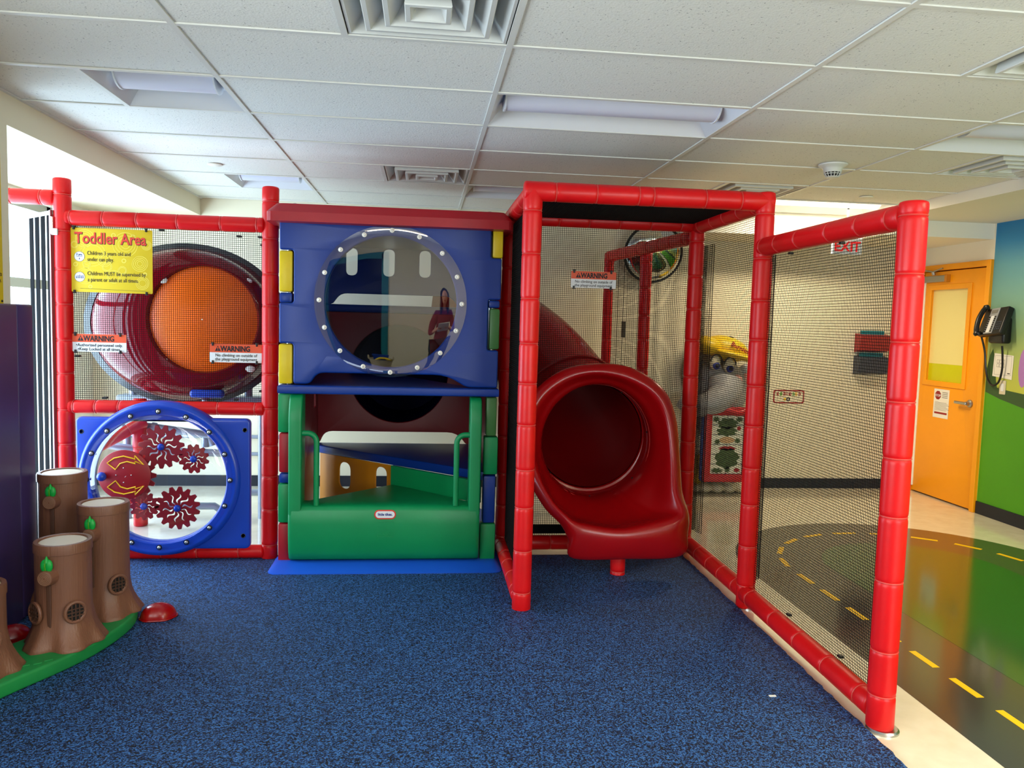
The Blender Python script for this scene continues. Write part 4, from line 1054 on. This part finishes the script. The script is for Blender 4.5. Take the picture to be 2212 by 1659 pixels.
# corner blocks (name, colour, z0, z1, half width)
YFc = 4.99
LB = [('yellow', 1.985, 1.735, .040, 0), ('blue', 1.730, 1.668, .038, 0), ('yellow', 1.415, 1.168, .042, 0), ('green', 1.108, .864, .044, 0),
      ('roof_red', .860, .612, .038, 0), ('blue', .606, .545, .036, 0), ('green', .541, .293, .042, 0), ('roof_red', .288, .045, .041, 0)]
for (m_, z1, z0, hw_, _) in LB:
    MB().box(-.853-hw_, -.853+hw_, YFc-.045, YFc+.05, z0, z1, .012, 2).build('corner_block', m_, ph, smooth=True, sharp=30, label=m_.replace('roof_red', 'red')+' corner block on the left')
RB = [('yellow', 2.165, 1.985, .033, .445), ('blue', 1.72, 1.672, .036, .43), ('olive', 1.668, 1.41, .032, .436), ('olive', 1.106, .856, .034, .430),
      ('green', .850, .606, .046, .432), ('blue', .598, .29, .040, .428), ('green', .285, .048, .050, .425)]
for (m_, z1, z0, hw_, cx) in RB:
    MB().box(cx-hw_, cx+hw_, YFc-.045, YFc+.05, z0, z1, .012, 2).build('corner_block', m_, ph, smooth=True, sharp=30, label=m_.replace('olive', 'dull green')+' corner block on the right')
for x in (-.84, .42): MB().cyl((x, 5.02, .05), (x, 5.02, 2.2), .02).build('corner_rod', 'steel', ph)
for (x) in (-.80, .395): MB().box(x-.012, x+.012, 5.03, 5.06, 1.15, 2.16).build('side_flange', 'amber' if x < 0 else 'olive', ph)

# blue front panel
outer = fillet([(-.889, 2.17, .02), (-.889, 1.990, .012), (-.803, 1.990, .02), (-.803, 1.667, .02), (-.889, 1.667, .012), (-.889, 1.420, .012), (-.803, 1.420, .02), (-.803, 1.170, .02),
                (-.700, 1.170, .035), (-.665, 1.242, .05), (.150, 1.242, .09), (.262, 1.166, .04), (.462, 1.166, .015), (.462, 1.405, .015), (.392, 1.405, .015), (.392, 1.722, .015), (.470, 1.722, .015),
                (.470, 1.982, .012), (.402, 1.982, .015), (.402, 2.17, .01)])
WX, WZ = -.212, 1.690
plate('front_panel', outer[::-1], [circ(WX, WZ, .405, 80)], FR((0, 4.985, 0)), .055, 'blue', ph, bev=.010)
# round clear window, leaning very slightly
Mw = Matrix.Translation((WX, 4.914, WZ)) @ Matrix.Rotation(PI/2, 4, 'X') @ Matrix.Rotation(math.radians(1.8), 4, 'X')
pane = MB().lathe([(.466, .0), (.466, .005), (.43, .0065), (.30, .007), (.15, .0072), (.0, .0073)], 96, Mw, cap=False).build('window_pane', 'clear_sheet', ph, smooth=True)
wb = MB().lathe([(.0145, 0), (.0145, .003), (.011, .006), (.0, .0065)], 18, cap=False).mesh('bolt', 'white_paint', True)
wc = MB().lathe([(.007, 0), (.006, .003), (.0, .0035)], 10, cap=False).mesh('bolt_core', 'steel', True)
for k in range(16):
    a = 2*PI*k/16+PI/2
    P = Mw @ Matrix.Translation((.436*math.cos(a), .436*math.sin(a), .005))
    bo = meshobj('bolt', wb, None, pane, P)
for k in range(16):
    a = 2*PI*k/16+PI/2
    meshobj('bolt_core', wc, None, pane, Mw @ Matrix.Translation((.436*math.cos(a), .436*math.sin(a), .0112)))
# roof cap
g = MB()
g.grid([rect3(-.955, .530, 4.83, 6.42, 2.150, .05), rect3(-.955, .530, 4.83, 6.42, 2.205, .05), rect3(-.900, .478, 4.875, 6.37, 2.258, .03), rect3(-.88, .46, 4.895, 6.35, 2.262, .03)], closed_v=True)
g.poly(rect3(-.88, .46, 4.895, 6.35, 2.262, .03)); g.poly(rect3(-.955, .530, 4.83, 6.42, 2.150, .05))
rf = g.build('roof_cap', 'roof_red', ph, smooth=True, sharp=20)
for x in (-.80, .39): MB().sph((x, 4.95, 2.262), .018, 14, 8, (1, 1, .6)).build('roof_bolt', 'steel', rf, smooth=True)
# front shelf and decks
def deck(name, P, z0, z1, m_, bev=.0):
    return plate(name, P, [], FR((0, 0, z0), 'z+'), z1-z0, m_, ph, bev=.010)
deck('upper_deck', [(-.892, 4.895), (.470, 4.895), (.47, 5.02), (.30, 5.02), (-.29, 6.2), (-.88, 6.2)], 1.112, 1.163, 'blue')
deck('middle_deck', [(.47, 4.99), (.47, 6.22), (-.88, 6.22), (-.86, 6.14)], .545, .605, 'blue')
deck('green_deck', [(-.80, 4.97), (.36, 4.97), (-.20, 5.56)], .385, .415, 'green')
deck('roof_lining', [(-.88, 4.99), (.46, 4.99), (.46, 6.3), (-.88, 6.3)], 2.13, 2.148, 'blue')
# back, side and diagonal panels
oval = lambda cx, cz, w_, h: fillet([(cx-w_/2, cz-h/2, w_/2), (cx+w_/2, cz-h/2, w_/2), (cx+w_/2, cz+h/2, w_/2), (cx-w_/2, cz+h/2, w_/2)], 6)
YBk = 6.26
plate('back_panel_red', fillet([(-.88, .60), (-.81, .60, .02), (-.77, .695, .06), (.27, .695, .08), (.34, .60, .02), (.46, .60), (.46, 1.63), (-.88, 1.63)]), [circ(-.20, 1.155, .385, 64)], FR((0, YBk, 0)), .045, 'dark_red', ph, bev=.006)
plate('back_panel_blue', fillet([(-.88, 1.69), (-.72, 1.69, .02), (-.66, 1.775, .05), (.20, 1.775, .05), (.26, 1.69, .02), (.46, 1.69), (.46, 2.148), (-.88, 2.148)]), [oval(-.575, 2.02, .088, .21), oval(-.29, 2.02, .088, .21), oval(-.01, 2.02, .088, .21), oval(.28, 2.02, .088, .21)], FR((0, YBk, 0)), .045, 'blue', ph, bev=.006)
MB().box(-.87, .46, YBk-.06, YBk, 1.63, 1.69, .02, 3).build('back_bar', 'blue', ph, smooth=True)
# crawl tube beyond the round opening
MB().lathe([(.395, 0), (.395, .9), (.0, .93)], 48, Matrix.Translation((-.20, YBk, 1.155)) @ Matrix.Rotation(-PI/2, 4, 'X'), cap=False).build('crawl_tube', 'navy', ph, smooth=True)
FLs = FR((-.80, 0, 0), 'x+')
plate('side_panel_left', fillet([(5.04, .10), (6.02, .10), (6.02, .62), (6.22, .62), (6.22, 1.11), (5.04, 1.11)]), [rrect(5.98, 6.08, .90, 1.09, .012)], FR((-.86, 0, 0), 'x+'), .04, 'dark_red', ph, bev=.004)
MB().box(-.86, -.82, 5.04, 6.22, 1.165, 1.72, .004).build('side_panel_left', 'dark_red', ph)
MB().box(-.86, -.82, 5.04, 6.22, 1.80, 2.148, .004).build('side_panel_left', 'blue', ph, label='blue upper part of the left side panel')
MB().box(.41, .45, 5.04, 6.22, .60, 2.14, .004).build('side_panel_right', 'dark_red', ph)
# diagonal yellow and green walls below the middle deck
a0 = Vector((-.205, 5.575, 0)); 
dg = Vector((-.62, .57, 0)).normalized(); L1 = .86
Fy = Matrix((dg*-1, (0, 0, 1), (dg*-1).cross(Vector((0, 0, 1))))).transposed().to_4x4(); Fy.translation = a0
hx = lambda t: -t
plate('diagonal_wall_yellow', [(-.78, .06), (0, .06), (0, .545), (-.78, .545)], [oval(-.50, .405, .125, .20), oval(-.115, .425, .115, .19)], Fy, .012, 'amber', ph, bev=.003)
Fg = Matrix(((-dg.x, -dg.y, 0), (0, 0, 1), (dg*-1).cross(Vector((0, 0, 1))))).transposed().to_4x4(); Fg.translation = a0
plate('diagonal_wall_green', [(0, .405), (.80, .405), (.80, .548), (0, .548)], [], Fg, .03, 'green', ph, bev=.003)

# green step panel with arms and handrails
g = MB()
prof = [(5.02, .42), (4.97, .42), (4.915, .418), (4.885, .408), (4.872, .385), (4.868, .30), (4.870, .22), (4.885, .12), (4.905, .075), (4.94, .058), (5.02, .056)]
P0 = [(x, ) for x in (0,)]
xsA = [(-.822, .012), (-.815, .004), (-.80, 0), (.34, 0), (.356, .004), (.364, .012)]
rows = []
for (x, ins_) in xsA:
    rows.append([Vector((x, yy2+ins_, zz2)) for yy2, zz2 in prof])
g.grid(rows); g.poly(rows[0]); g.poly(rows[-1][::-1])
stp = g.build('step_front', 'green', ph, smooth=True, sharp=50)
def arm(x0, x1, zt, side):
    prof2 = [(-.0, .40), (0, zt)]
    P = fillet([(4.872, .36), (4.872, zt-.12, .05), (4.915, zt, .04), (5.03, zt, .01), (5.03, .36)], 5)
    o = meshobj('step_arm', plate_mesh('step_arm', P, [], x1-x0, .012, 'green', smooth=True), None, ph, FR((x0, 0, 0), 'x+'))
arm(-.822, -.742, 1.108, 0); arm(.292, .366, 1.106, 1)
def rail(xa, xb, zt, zb):
    P = [Vector((xa, 4.90, zt)), Vector(((xa*.45+xb*.55), 4.90, zt))]
    sgn = 1 if xb > xa else -1
    Rr = .055
    P = [Vector((xa, 4.905, zt)), Vector((xb-sgn*Rr, 4.905, zt))]+[Vector((xb-sgn*Rr+sgn*Rr*math.sin(a*PI/16), 4.905, zt-Rr+Rr*math.cos(a*PI/16))) for a in range(1, 9)]+[Vector((xb, 4.905, zb))]
    MB().tube(P, .0175, 14).build('grab_handle', 'green', ph, smooth=True)
rail(-.745, -.655, .868, .415); rail(.295, .212, .868, .415)
FL2 = FR((0, 4.8675, 0))
plate('logo_rim', rrect(-.294, -.160, .337, .396, .029, 8), [], FL2, .003, 'sign_red', stp, bev=.001)
plate('logo_face', rrect(-.286, -.168, .345, .388, .021, 8), [], FR((0, 4.8643, 0)), .001, 'sign_white', stp)
text('logo_text', 'little tikes.', FR((0, 4.8633, 0)), -.227, .3605, .0225, 'ink_blue', stp, 'CENTER', off=.0008, lift=.0006, sx=.96)
plate('embossed_mark', rrect(-.277, -.168, .222, .318, .008), [rrect(-.273, -.172, .226, .314, .006)], FR((0, 4.8705, 0)), .003, 'green', stp)
plate('embossed_mark', circ(-.222, .252, .022, 24), [circ(-.222, .252, .018, 24)], FR((0, 4.8700, 0)), .003, 'green', stp)
plate('embossed_mark', [(-.232, .272), (-.228, .272), (-.228, .308), (-.232, .308)], [], FR((0, 4.8705, 0)), .003, 'green', stp)

# ------------------------------------------------------------------ tube slide
sl = thing('tube_slide', (1.25, 4.74, 0), 'glossy red plastic tube slide exit inside the netted cage', 'slide')
tc0 = Vector((1.150, 5.07, .803)); NR = 18
ang = [0, 25, 50, 75, 100, 125, 145, 152, 160, 180, 200, 207, 215, 235, 260, 285, 310, 335]
crest_px = [(1285, 803, 4.93), (1355, 815, 4.93), (1415, 850, 4.91), (1443, 905, 4.88), (1453, 990, 4.82), (1456, 1060, 4.73), (1470, 1103, 4.645), (1462, 1120, 4.61), (1425, 1135, 4.59), (1345, 1149, 4.575),
            (1270, 1140, 4.585), (1240, 1130, 4.60), (1222, 1115, 4.62), (1188, 1078, 4.70), (1154, 1010, 4.82), (1144, 930, 4.9), (1166, 864, 4.92), (1220, 819, 4.93)]
outer_px = [(1285, 787, 4.985), (1362, 795, 4.98), (1430, 838, 4.96), (1459, 900, 4.93), (1468, 990, 4.87), (1473, 1062, 4.78), (1487, 1110, 4.69), (1485, 1150, 4.65), (1470, 1198, 4.63), (1352, 1205, 4.615),
            (1240, 1203, 4.63), (1230, 1168, 4.64), (1213, 1134, 4.67), (1174, 1092, 4.76), (1137, 1020, 4.87), (1127, 935, 4.94), (1149, 855, 4.965), (1212, 802, 4.98)]
# even spacing on the inner circle, kept round
inner = []
for k, a in enumerate(ang):
    th = math.radians(a); inner.append(Vector((tc0.x+.375*math.sin(th), tc0.y, tc0.z+.392*math.cos(th))))
crest = [hit(*q) for q in crest_px]; outr = [hit(*q) for q in outer_px]
mid = []
for a, c in zip(inner, crest):
    m_ = a.lerp(c, .5); m_.y = a.y*.45+c.y*.55
    # concave scoop: pull towards the opening axis height
    m_.z += -.045 if c.z < .6 else 0
    mid.append(m_)
mid = [p if p.z > .2 else Vector((p.x, p.y, .2)) for p in mid]
back = [Vector((p.x*.97+tc0.x*.03, p.y+.09, p.z*.97+.03*tc0.z if p.z > .2 else p.z+.0)) for p in outr]
deep = [Vector((p.x, 5.30, p.z+.01)) for p in inner]
ring_rows = [cr1(R_, True, 6) for R_ in (deep, inner, mid, crest, outr, back)]
ncol = len(ring_rows[0])
cols = []
for i in range(ncol):
    P = [R_[i] for R_ in ring_rows]
    cols.append(cr1(P, False, 6))
g = MB(); g.grid(cols, closed_u=True)
hood = g.build('exit_hood', 'red_plastic', sl, smooth=True, sharp=70)
md = hood.modifiers.new('thick', 'SOLIDIFY'); md.thickness = .006; md.offset = 0
# tube climbing away behind the net
pc = cr1([Vector(p) for p in ((1.142, 5.28, .82), (1.142, 5.45, .835), (1.13, 5.65, .90), (1.03, 5.95, 1.10), (.86, 6.25, 1.32), (.62, 6.50, 1.50), (.35, 6.65, 1.58), (.1, 6.7, 1.6))], False, 6)
g = MB().tube(pc, .385, 48, cap=False); g2 = g.build('tube', 'red_plastic', sl, smooth=True)
MB().tube(pc, .365, 48, cap=False).build('tube_inner', 'tube_shade_red', sl, smooth=True)
# flange rings
def flange(i, R, th, name='tube_flange'):
    p = pc[i]; q = (pc[i+1]-pc[i]).normalized()
    a = q.orthogonal().normalized(); b = q.cross(a)
    P = [p+R*(math.cos(2*PI*k/56)*a+math.sin(2*PI*k/56)*b) for k in range(56)]
    return MB().tube(P, th, 8, closed=True).build(name, 'red_plastic', sl, smooth=True)
flange(0, .392, .02); flange(16, .392, .013); flange(30, .392, .013)
MB().tube(ringpts(tc0.x, tc0.z, .374, .391, 5.10, 64), .006, 6, closed=True).build('joint_line', 'red_tie', sl, smooth=True)
MB().tube(ringpts(tc0.x, tc0.z+.003, .370, .387, 5.16, 64), .005, 6, closed=True).build('joint_line', 'dark_red', sl, smooth=True)
for k in range(5):
    a = .5+k*.9; MB().sph((tc0.x+.362*math.sin(a), 5.14, tc0.z+.378*math.cos(a)), .006, 8, 6).build('rivet', 'black', sl, smooth=True)
hp = hit(1334, 1230, 4.76)
pad('support_post', (hp.x, 4.76, .0), (hp.x, 4.76, .20), sl, .047, ties=[.03])

# ------------------------------------------------------------------ musical tree stumps
SZ = .075
st = thing('stump_drum_toy', (-1.7, 3.8, .012), 'brown tree stump drum set on a curved green base', 'toy')
ctr = [(-2.02, 2.98), (-1.92, 3.21), (-1.80, 3.45), (-1.655, 3.72), (-1.60, 4.02), (-1.70, 4.26), (-1.875, 4.335)]
pp = [Vector((x, y_, 0)) for x, y_ in ctr]; cc2 = cr1(pp, False, 6)
hwid = .19
Lp, Rp = [], []
for i, p in enumerate(cc2):
    t_ = (cc2[min(i+1, len(cc2)-1)]-cc2[max(i-1, 0)]).normalized(); nn = Vector((t_.y, -t_.x, 0))
    Rp.append(p+nn*(.205-.045*min(1, max(0, (i-14)/14)))); Lp.append(p-nn*.14)
tend = (cc2[-1]-cc2[-2]).normalized(); nn = Vector((tend.y, -tend.x, 0)); endc = cc2[-1]
cap_ = [endc+nn*.15*math.cos(a*PI/10)+tend*.10*math.sin(a*PI/10) for a in range(1, 10)]
outl = [(max(p.x, -1.992), p.y) for p in Rp+cap_+Lp[::-1]]
plate('base', outl, [], FR((0, 0, .012), 'z+'), SZ-.012, 'toy_green', st, bev=.012)
for (x, y_) in ((-1.62, 3.44), (-1.59, 3.47), (-1.66, 3.42), (-1.45, 4.12)):
    MB().box(-.016, .016, -.005, .005, 0, .004, .001, 1, Matrix.Translation((x, y_, SZ)) @ Matrix.Rotation(.6, 4, 'Z')).build('leaf_emboss', 'toy_green', st)
def stump(cx, cy2, H, name_label, rot, R=.117, grille2=False):
    T = Matrix.Translation((cx, cy2, SZ-.002)) @ Matrix.Rotation(rot, 4, 'Z'); h = H-SZ
    def fn(p, a, rr, z):
        fl = max(0, 1-z/.165); k = 1+fl**1.9*(.30+.30*abs(math.sin(2.5*a+.6+rot))**1.1+.06*math.sin(7*a+2+rot))+fl*(.025*math.sin(11*a+2)+.015*math.sin(16*a))
        k *= 1+.006*math.sin(30*a)
        return Vector((p.x*k, p.y*k, z+0))
    prof = [(R*.97, 0), (R, .006), (R, .018), (R, .035), (R, .055), (R, .08), (R, .11), (R, .165), (R*.99, h*.5), (R*.985, h-.05), (R*.985, h-.046), (R*1.02, h-.044), (R*1.02, h-.008), (R*1.0, h), (R*.86, h), (R*.84, h-.008), (R*.84, h-.02)]
    prof = sorted(prof[:10], key=lambda q: q[1])+prof[10:]
    o = MB().lathe(prof, 72, None, True, fn).build('stump', 'stump_brown', st, T, smooth=True, sharp=45, label=name_label)
    MB().lathe([(R*.835, h-.012), (R*.835, h-.007), (R*.80, h-.005)], 40).build('drum_skin', 'drumskin', o, T)
    # branch knob with growth rings, faces -y (local)
    K = T @ Matrix.Translation((0, -R*.97, h-.135)) @ Matrix.Rotation(PI/2, 4, 'X')
    MB().lathe([(.048, -.03), (.040, .0), (.034, .03), (.033, .036), (.029, .038)], 24).build('branch_knob', 'stump_brown', o, K, smooth=True)
    for q in range(4): MB().tube([((.008+.0065*q)*math.cos(a*PI/10), (.008+.0065*q)*math.sin(a*PI/10), .038) for a in range(20)], .0016, 5, closed=True).build('growth_ring', 'stump_ring', o, K, smooth=True)
    g = MB(); g.sph((-.009, 0, -.002), .026, 20, 14, (.68, .5, 1.1)); g.sph((.009, 0, -.002), .026, 20, 14, (.68, .5, 1.1)); g.cyl((0, 0, .014), (0, 0, .042), .014, .001, 14)
    LK = T @ Matrix.Translation((0, -R*1.02-.012, h-.080))
    lf = g.build('leaf_bud', 'leaf_green', o, LK, smooth=True)
    MB().tube([(-.001, -.0135*math.cos(a), .028*math.sin(a)) for a in (-1.3, -.8, 0, .8, 1.3)], .0028, 6).build('bud_vein', 'hill_green', o, LK, smooth=True)
    sl_ = MB().box(-.010, .010, -R*.995-.006, -R*.9, max(.10, h-.40), h-.17, .004, 2); sl_.build('mallet_slot', 'stump_dark', o, T)
    # grille
    for ga_ in ((.95,) if not grille2 else (.85, -.55)):
        G = T @ Matrix.Rotation(ga_, 4, 'Z') @ Matrix.Translation((0, -R*1.02, .165)) @ Matrix.Rotation(PI/2, 4, 'X')
        MB().lathe([(.036, .012), (.0, .012)], 24, cap=False).build('grille_hole', 'stump_black', o, G)
        MB().tube([(.042*math.cos(a*PI/12), .045*math.sin(a*PI/12), .010) for a in range(24)], .008, 8, closed=True).build('grille_rim', 'stump_brown', o, G, smooth=True)
        for q in (-.016, 0, .016): MB().box(q-.002, q+.002, -.037, .037, .011, .017).box(-.036, .036, q-.002, q+.002, .011, .017).build('grille_bar', 'stump_dark', o, G)
stump(-1.835, 3.375, .445, 'shortest stump, cut off by the left edge', -.05)
stump(-1.622, 3.700, .545, 'front stump with two round grilles', -.10, grille2=True)
stump(-1.585, 4.060, .635, 'taller stump behind on the right', -.10)
stump(-1.895, 4.330, .735, 'tallest stump at the back left', -.02)

# red dome shells
def shell(x, y_, rz, label, tilt=0, sc=1):
    t = thing('dome_shell', (x, y_, .012), label, 'toy shell', 'red shells', rz)
    Mt = Matrix.Translation((x, y_, .0135)) @ Matrix.Rotation(rz, 4, 'Z') @ Matrix.Rotation(tilt, 4, 'Y')
    g = MB(); rows = []
    for i in range(9):
        ph_ = PI/2*i/8
        rows.append([Mt @ Vector((.088*sc*math.cos(ph_)*math.cos(a), .070*sc*math.cos(ph_)*math.sin(a)*(1+.06*math.cos(5*a)), .075*sc*math.sin(ph_)**.9)) for a in [2*PI*k/32 for k in range(32)]])
    g.grid(rows, closed_v=True); g.build('shell', 'red_plastic', t, smooth=True)
    MB().tube([Mt @ Vector((.09*sc*math.cos(a), .072*sc*math.sin(a)*(1+.06*math.cos(5*a)), .004)) for a in [2*PI*k/40 for k in range(40)]], .004, 6, closed=True).build('rim', 'red_plastic', t, smooth=True)
shell(-1.345, 4.12, .35, 'red plastic dome shell on the carpet right of the green base')
shell(-1.93, 3.86, .8, 'red plastic dome shell on the carpet left of the front stump', sc=.95)
# white chip on the carpet
tag(MB().box(1.50, 1.53, 3.10, 3.112, .012, .015).build('paper_scrap', 'paper'), 'tiny white paper scrap on the carpet beside the side fence', 'scrap')

# ------------------------------------------------------------------ behind the camera, mirrored in the round window
def skin(name, V, E, R_, m, parent, root=0, sub=2):
    me = bpy.data.meshes.new(name); me.from_pydata(V, E, []); o = bpy.data.objects.new(name, me); me.materials.append(M[m])
    link(o, parent, W[parent].copy() if parent else None)
    md = o.modifiers.new('skin', 'SKIN'); md.use_smooth_shade = True
    sv = me.skin_vertices[0].data if me.skin_vertices else None
    if sv is None:
        me.attributes; 
    for i, r_ in enumerate(R_):
        o.data.skin_vertices[0].data[i].radius = (r_, r_) if not isinstance(r_, tuple) else r_
        o.data.skin_vertices[0].data[i].use_root = (i == root)
    sb = o.modifiers.new('sub', 'SUBSURF'); sb.levels = sub; sb.render_levels = sub
    return o
PX, PY, DZ = .33, -.60, .30
pr = thing('person', (PX, PY, 0), 'seated person with long dark hair in a dark red top holding white papers', 'person')
ch = thing('stool', (PX, PY-.03, 0), 'black round stool under the seated person behind the viewer', 'stool')
MB().lathe([(.05, .70), (.19, .71), (.20, .735), (.18, .755), (.02, .76)], 32, Matrix.Translation((PX, PY-.03, 0))).build('seat', 'black', ch, smooth=True)
for k in range(4):
    a = PI/4+PI/2*k; MB().cyl((PX+.12*math.cos(a), PY-.03+.12*math.sin(a), .71), (PX+.25*math.cos(a), PY-.03+.25*math.sin(a), .012), .014).build('leg', 'chrome', ch)
MB().tube([(PX+.40*math.sin(a*PI/16), PY-.03+.45*math.cos(a*PI/16), .165) for a in range(32)], .011, 8, closed=True).build('foot_ring', 'chrome', ch, smooth=True)
def V3(x, y_, z): return (x, y_, z+DZ)
V = [V3(0, 0, .52), V3(0, -.01, .66), V3(0, 0, .80), V3(0, .01, .95), V3(0, .01, 1.06), V3(0, .03, 1.14), V3(0, .05, 1.22)]
E = [(i, i+1) for i in range(6)]; Rr = [(.15, .12), (.13, .105), (.14, .105), (.15, .10), (.075, .06), (.048, .048), (.055, .06)]
for sx in (-1, 1):
    b = len(V); V += [V3(sx*.15, .01, 1.02), V3(sx*.21, .05, .86), V3(sx*.23, .10, .74), V3(sx*.17, .24, .78), V3(sx*.10, .33, .82)]
    E += [(3, b), (b, b+1), (b+1, b+2), (b+2, b+3), (b+3, b+4)]; Rr += [.052, .045, .038, .033, .026]
    b = len(V); V += [(sx*.09, .04, .80), (sx*.11, .24, .79), (sx*.12, .42, .74), (sx*.12, .41, .50), (sx*.12, .36, .28), (sx*.12, .48, .225)]
    E += [(0, b), (b, b+1), (b+1, b+2), (b+2, b+3), (b+3, b+4), (b+4, b+5)]; Rr += [.088, .078, .058, .052, .036, .036]
skin('body', V, E, Rr, 'skin', pr)
tv = V[0:5]; te = [(0, 1), (1, 2), (2, 3), (3, 4)]; tr_ = [(.165, .135), (.145, .12), (.155, .12), (.165, .112), (.07, .065)]
for sx, b in ((-1, 7), (1, 18)):
    c = len(tv); tv = tv+V[b:b+4]; te += [(3, c), (c, c+1), (c+1, c+2), (c+2, c+3)]; tr_ += [.062, .056, .050, .044]
skin('top', tv, te, tr_, 'top_red', pr)
lv = [V[0]]; le = []; lr = [(.165, .135)]
for b in (12, 23):
    c = len(lv); lv = lv+V[b:b+5]; le += [(0, c)]+[(c+i, c+i+1) for i in range(4)]; lr += [.098, .088, .068, .060, .048]
skin('trousers', lv, le, lr, 'trousers', pr)
for b in (17, 28):
    x, y_, z = V[b]
    MB().sph((PX+x, PY+y_-.03, .215), 1, 18, 10, (.048, .13, .035)).build('shoe', 'black', pr, smooth=True)
hc = Vector((PX, PY+.06, 1.265+DZ))
g = MB(); g.sph(hc, 1, 28, 20, (.074, .092, .108)); g.sph(hc+Vector((0, .02, -.05)), 1, 20, 14, (.055, .065, .065))
hdp = g.build('head', 'skin', pr, smooth=True)
MB().sph(hc+Vector((0, .098, -.012)), 1, 12, 8, (.012, .018, .022)).build('nose', 'skin', hdp, smooth=True)
MB().sph(hc+Vector((0, .082, -.055)), 1, 12, 8, (.024, .01, .007)).build('mouth', 'top_red', hdp, smooth=True)
for sx in (-1, 1):
    MB().sph(hc+Vector((sx*.028, .080, .008)), 1, 12, 8, (.013, .010, .007)).build('eye', 'ink', hdp, smooth=True)
    MB().sph(hc+Vector((sx*.076, .0, -.01)), 1, 12, 8, (.010, .018, .03)).build('ear', 'skin', hdp, smooth=True)
g = MB(); g.sph(hc+Vector((0, -.025, .022)), 1, 24, 16, (.092, .096, .108)); g.sph(hc+Vector((0, -.06, -.12)), 1, 24, 16, (.115, .06, .22))
for sx in (-1, 1): g.sph(hc+Vector((sx*.082, .005, -.10)), 1, 16, 12, (.030, .05, .18))
g.build('hair', 'hair', pr, smooth=True)
for sx in (-1, 1):
    wx, wy, wz = sx*.10, .33, .82+DZ
    hv = [(wx, wy, wz), (wx-sx*.02, wy+.045, wz+.012), (wx-sx*.03, wy+.085, wz+.018)]; he = [(0, 1), (1, 2)]; hr = [(.024, .018), (.034, .014), (.036, .013)]
    for q, (off, ln) in enumerate(((-.027, .062), (-.009, .072), (.009, .068), (.026, .052))):
        c = len(hv); bx_ = wx-sx*.03+off
        hv += [(bx_, wy+.10, wz+.017), (bx_-sx*.004, wy+.10+ln*.5, wz+.006), (bx_-sx*.006, wy+.10+ln*.8, wz-.016)]
        he += [(2, c), (c, c+1), (c+1, c+2)]; hr += [.0095, .0085, .0075]
    c = len(hv); hv += [(wx-sx*.055, wy+.05, wz+.022), (wx-sx*.068, wy+.085, wz+.030)]; he += [(1, c), (c, c+1)]; hr += [.011, .009]
    skin('hand', hv, he, hr, 'skin', pr, 0, 1)
t = thing('paper_stack', (PX, PY+.42, 1.15), 'white papers held by the seated person', 'paper')
MB().box(-.11, .11, -.15, .15, 0, .008, 0, 1, Matrix.Translation((PX, PY+.47, 1.135)) @ Matrix.Rotation(.5, 4, 'X')).build('sheets', 'paper', t)
t = thing('toy_basket', (-.62, -.95, 0), 'pale woven basket of toys on a low table behind the viewer', 'basket')
bm = Matrix.Translation((-.62, -.95, .30))
MB().lathe([(.155, 0), (.175, .10), (.195, .21), (.205, .23), (.19, .22), (.165, .03), (.0, .02)], 40, bm, cap=False).build('basket_shell', 'basket', t, smooth=True)
for sx in (-1, 1): MB().tube([bm @ Vector((sx*.2+0*sx, .07*math.cos(a*PI/8), .21+.08*math.sin(a*PI/8))) for a in range(9)], .011, 8).build('basket_handle', 'basket', t, smooth=True)
tt = thing('toy_rack', (-.62, -.95, .32), 'blue plastic toy rack standing in the basket', 'toy')
MB().box(-.74, -.50, -.99, -.97, .34, .62, .006).box(-.74, -.50, -.93, -.91, .34, .62, .006).box(-.75, -.49, -.99, -.91, .60, .64, .01).build('rack', 'blue', tt)
tt = thing('toy_banana', (-.58, -.92, .5), 'curved yellow toy lying in the basket', 'toy')
MB().tube(cr1([Vector(p) for p in ((-.70, -.86, .50), (-.62, -.85, .56), (-.53, -.85, .56), (-.45, -.86, .50))], False, 5), [.012]+[.026]*14+[.012], 12).build('banana_body', 'yellow', tt, smooth=True)
tt = thing('low_table', (-.62, -.95, 0), 'low wooden table under the toy basket behind the viewer', 'table')
MB().box(-.92, -.32, -1.20, -.70, .27, .298, .008, 2).build('table_top', 'elephant_cream', tt)
for sx in (-.88, -.36):
    for sy2 in (-1.16, -.74): MB().cyl((sx, sy2, .012), (sx, sy2, .27), .018).build('leg', 'brushed', tt)
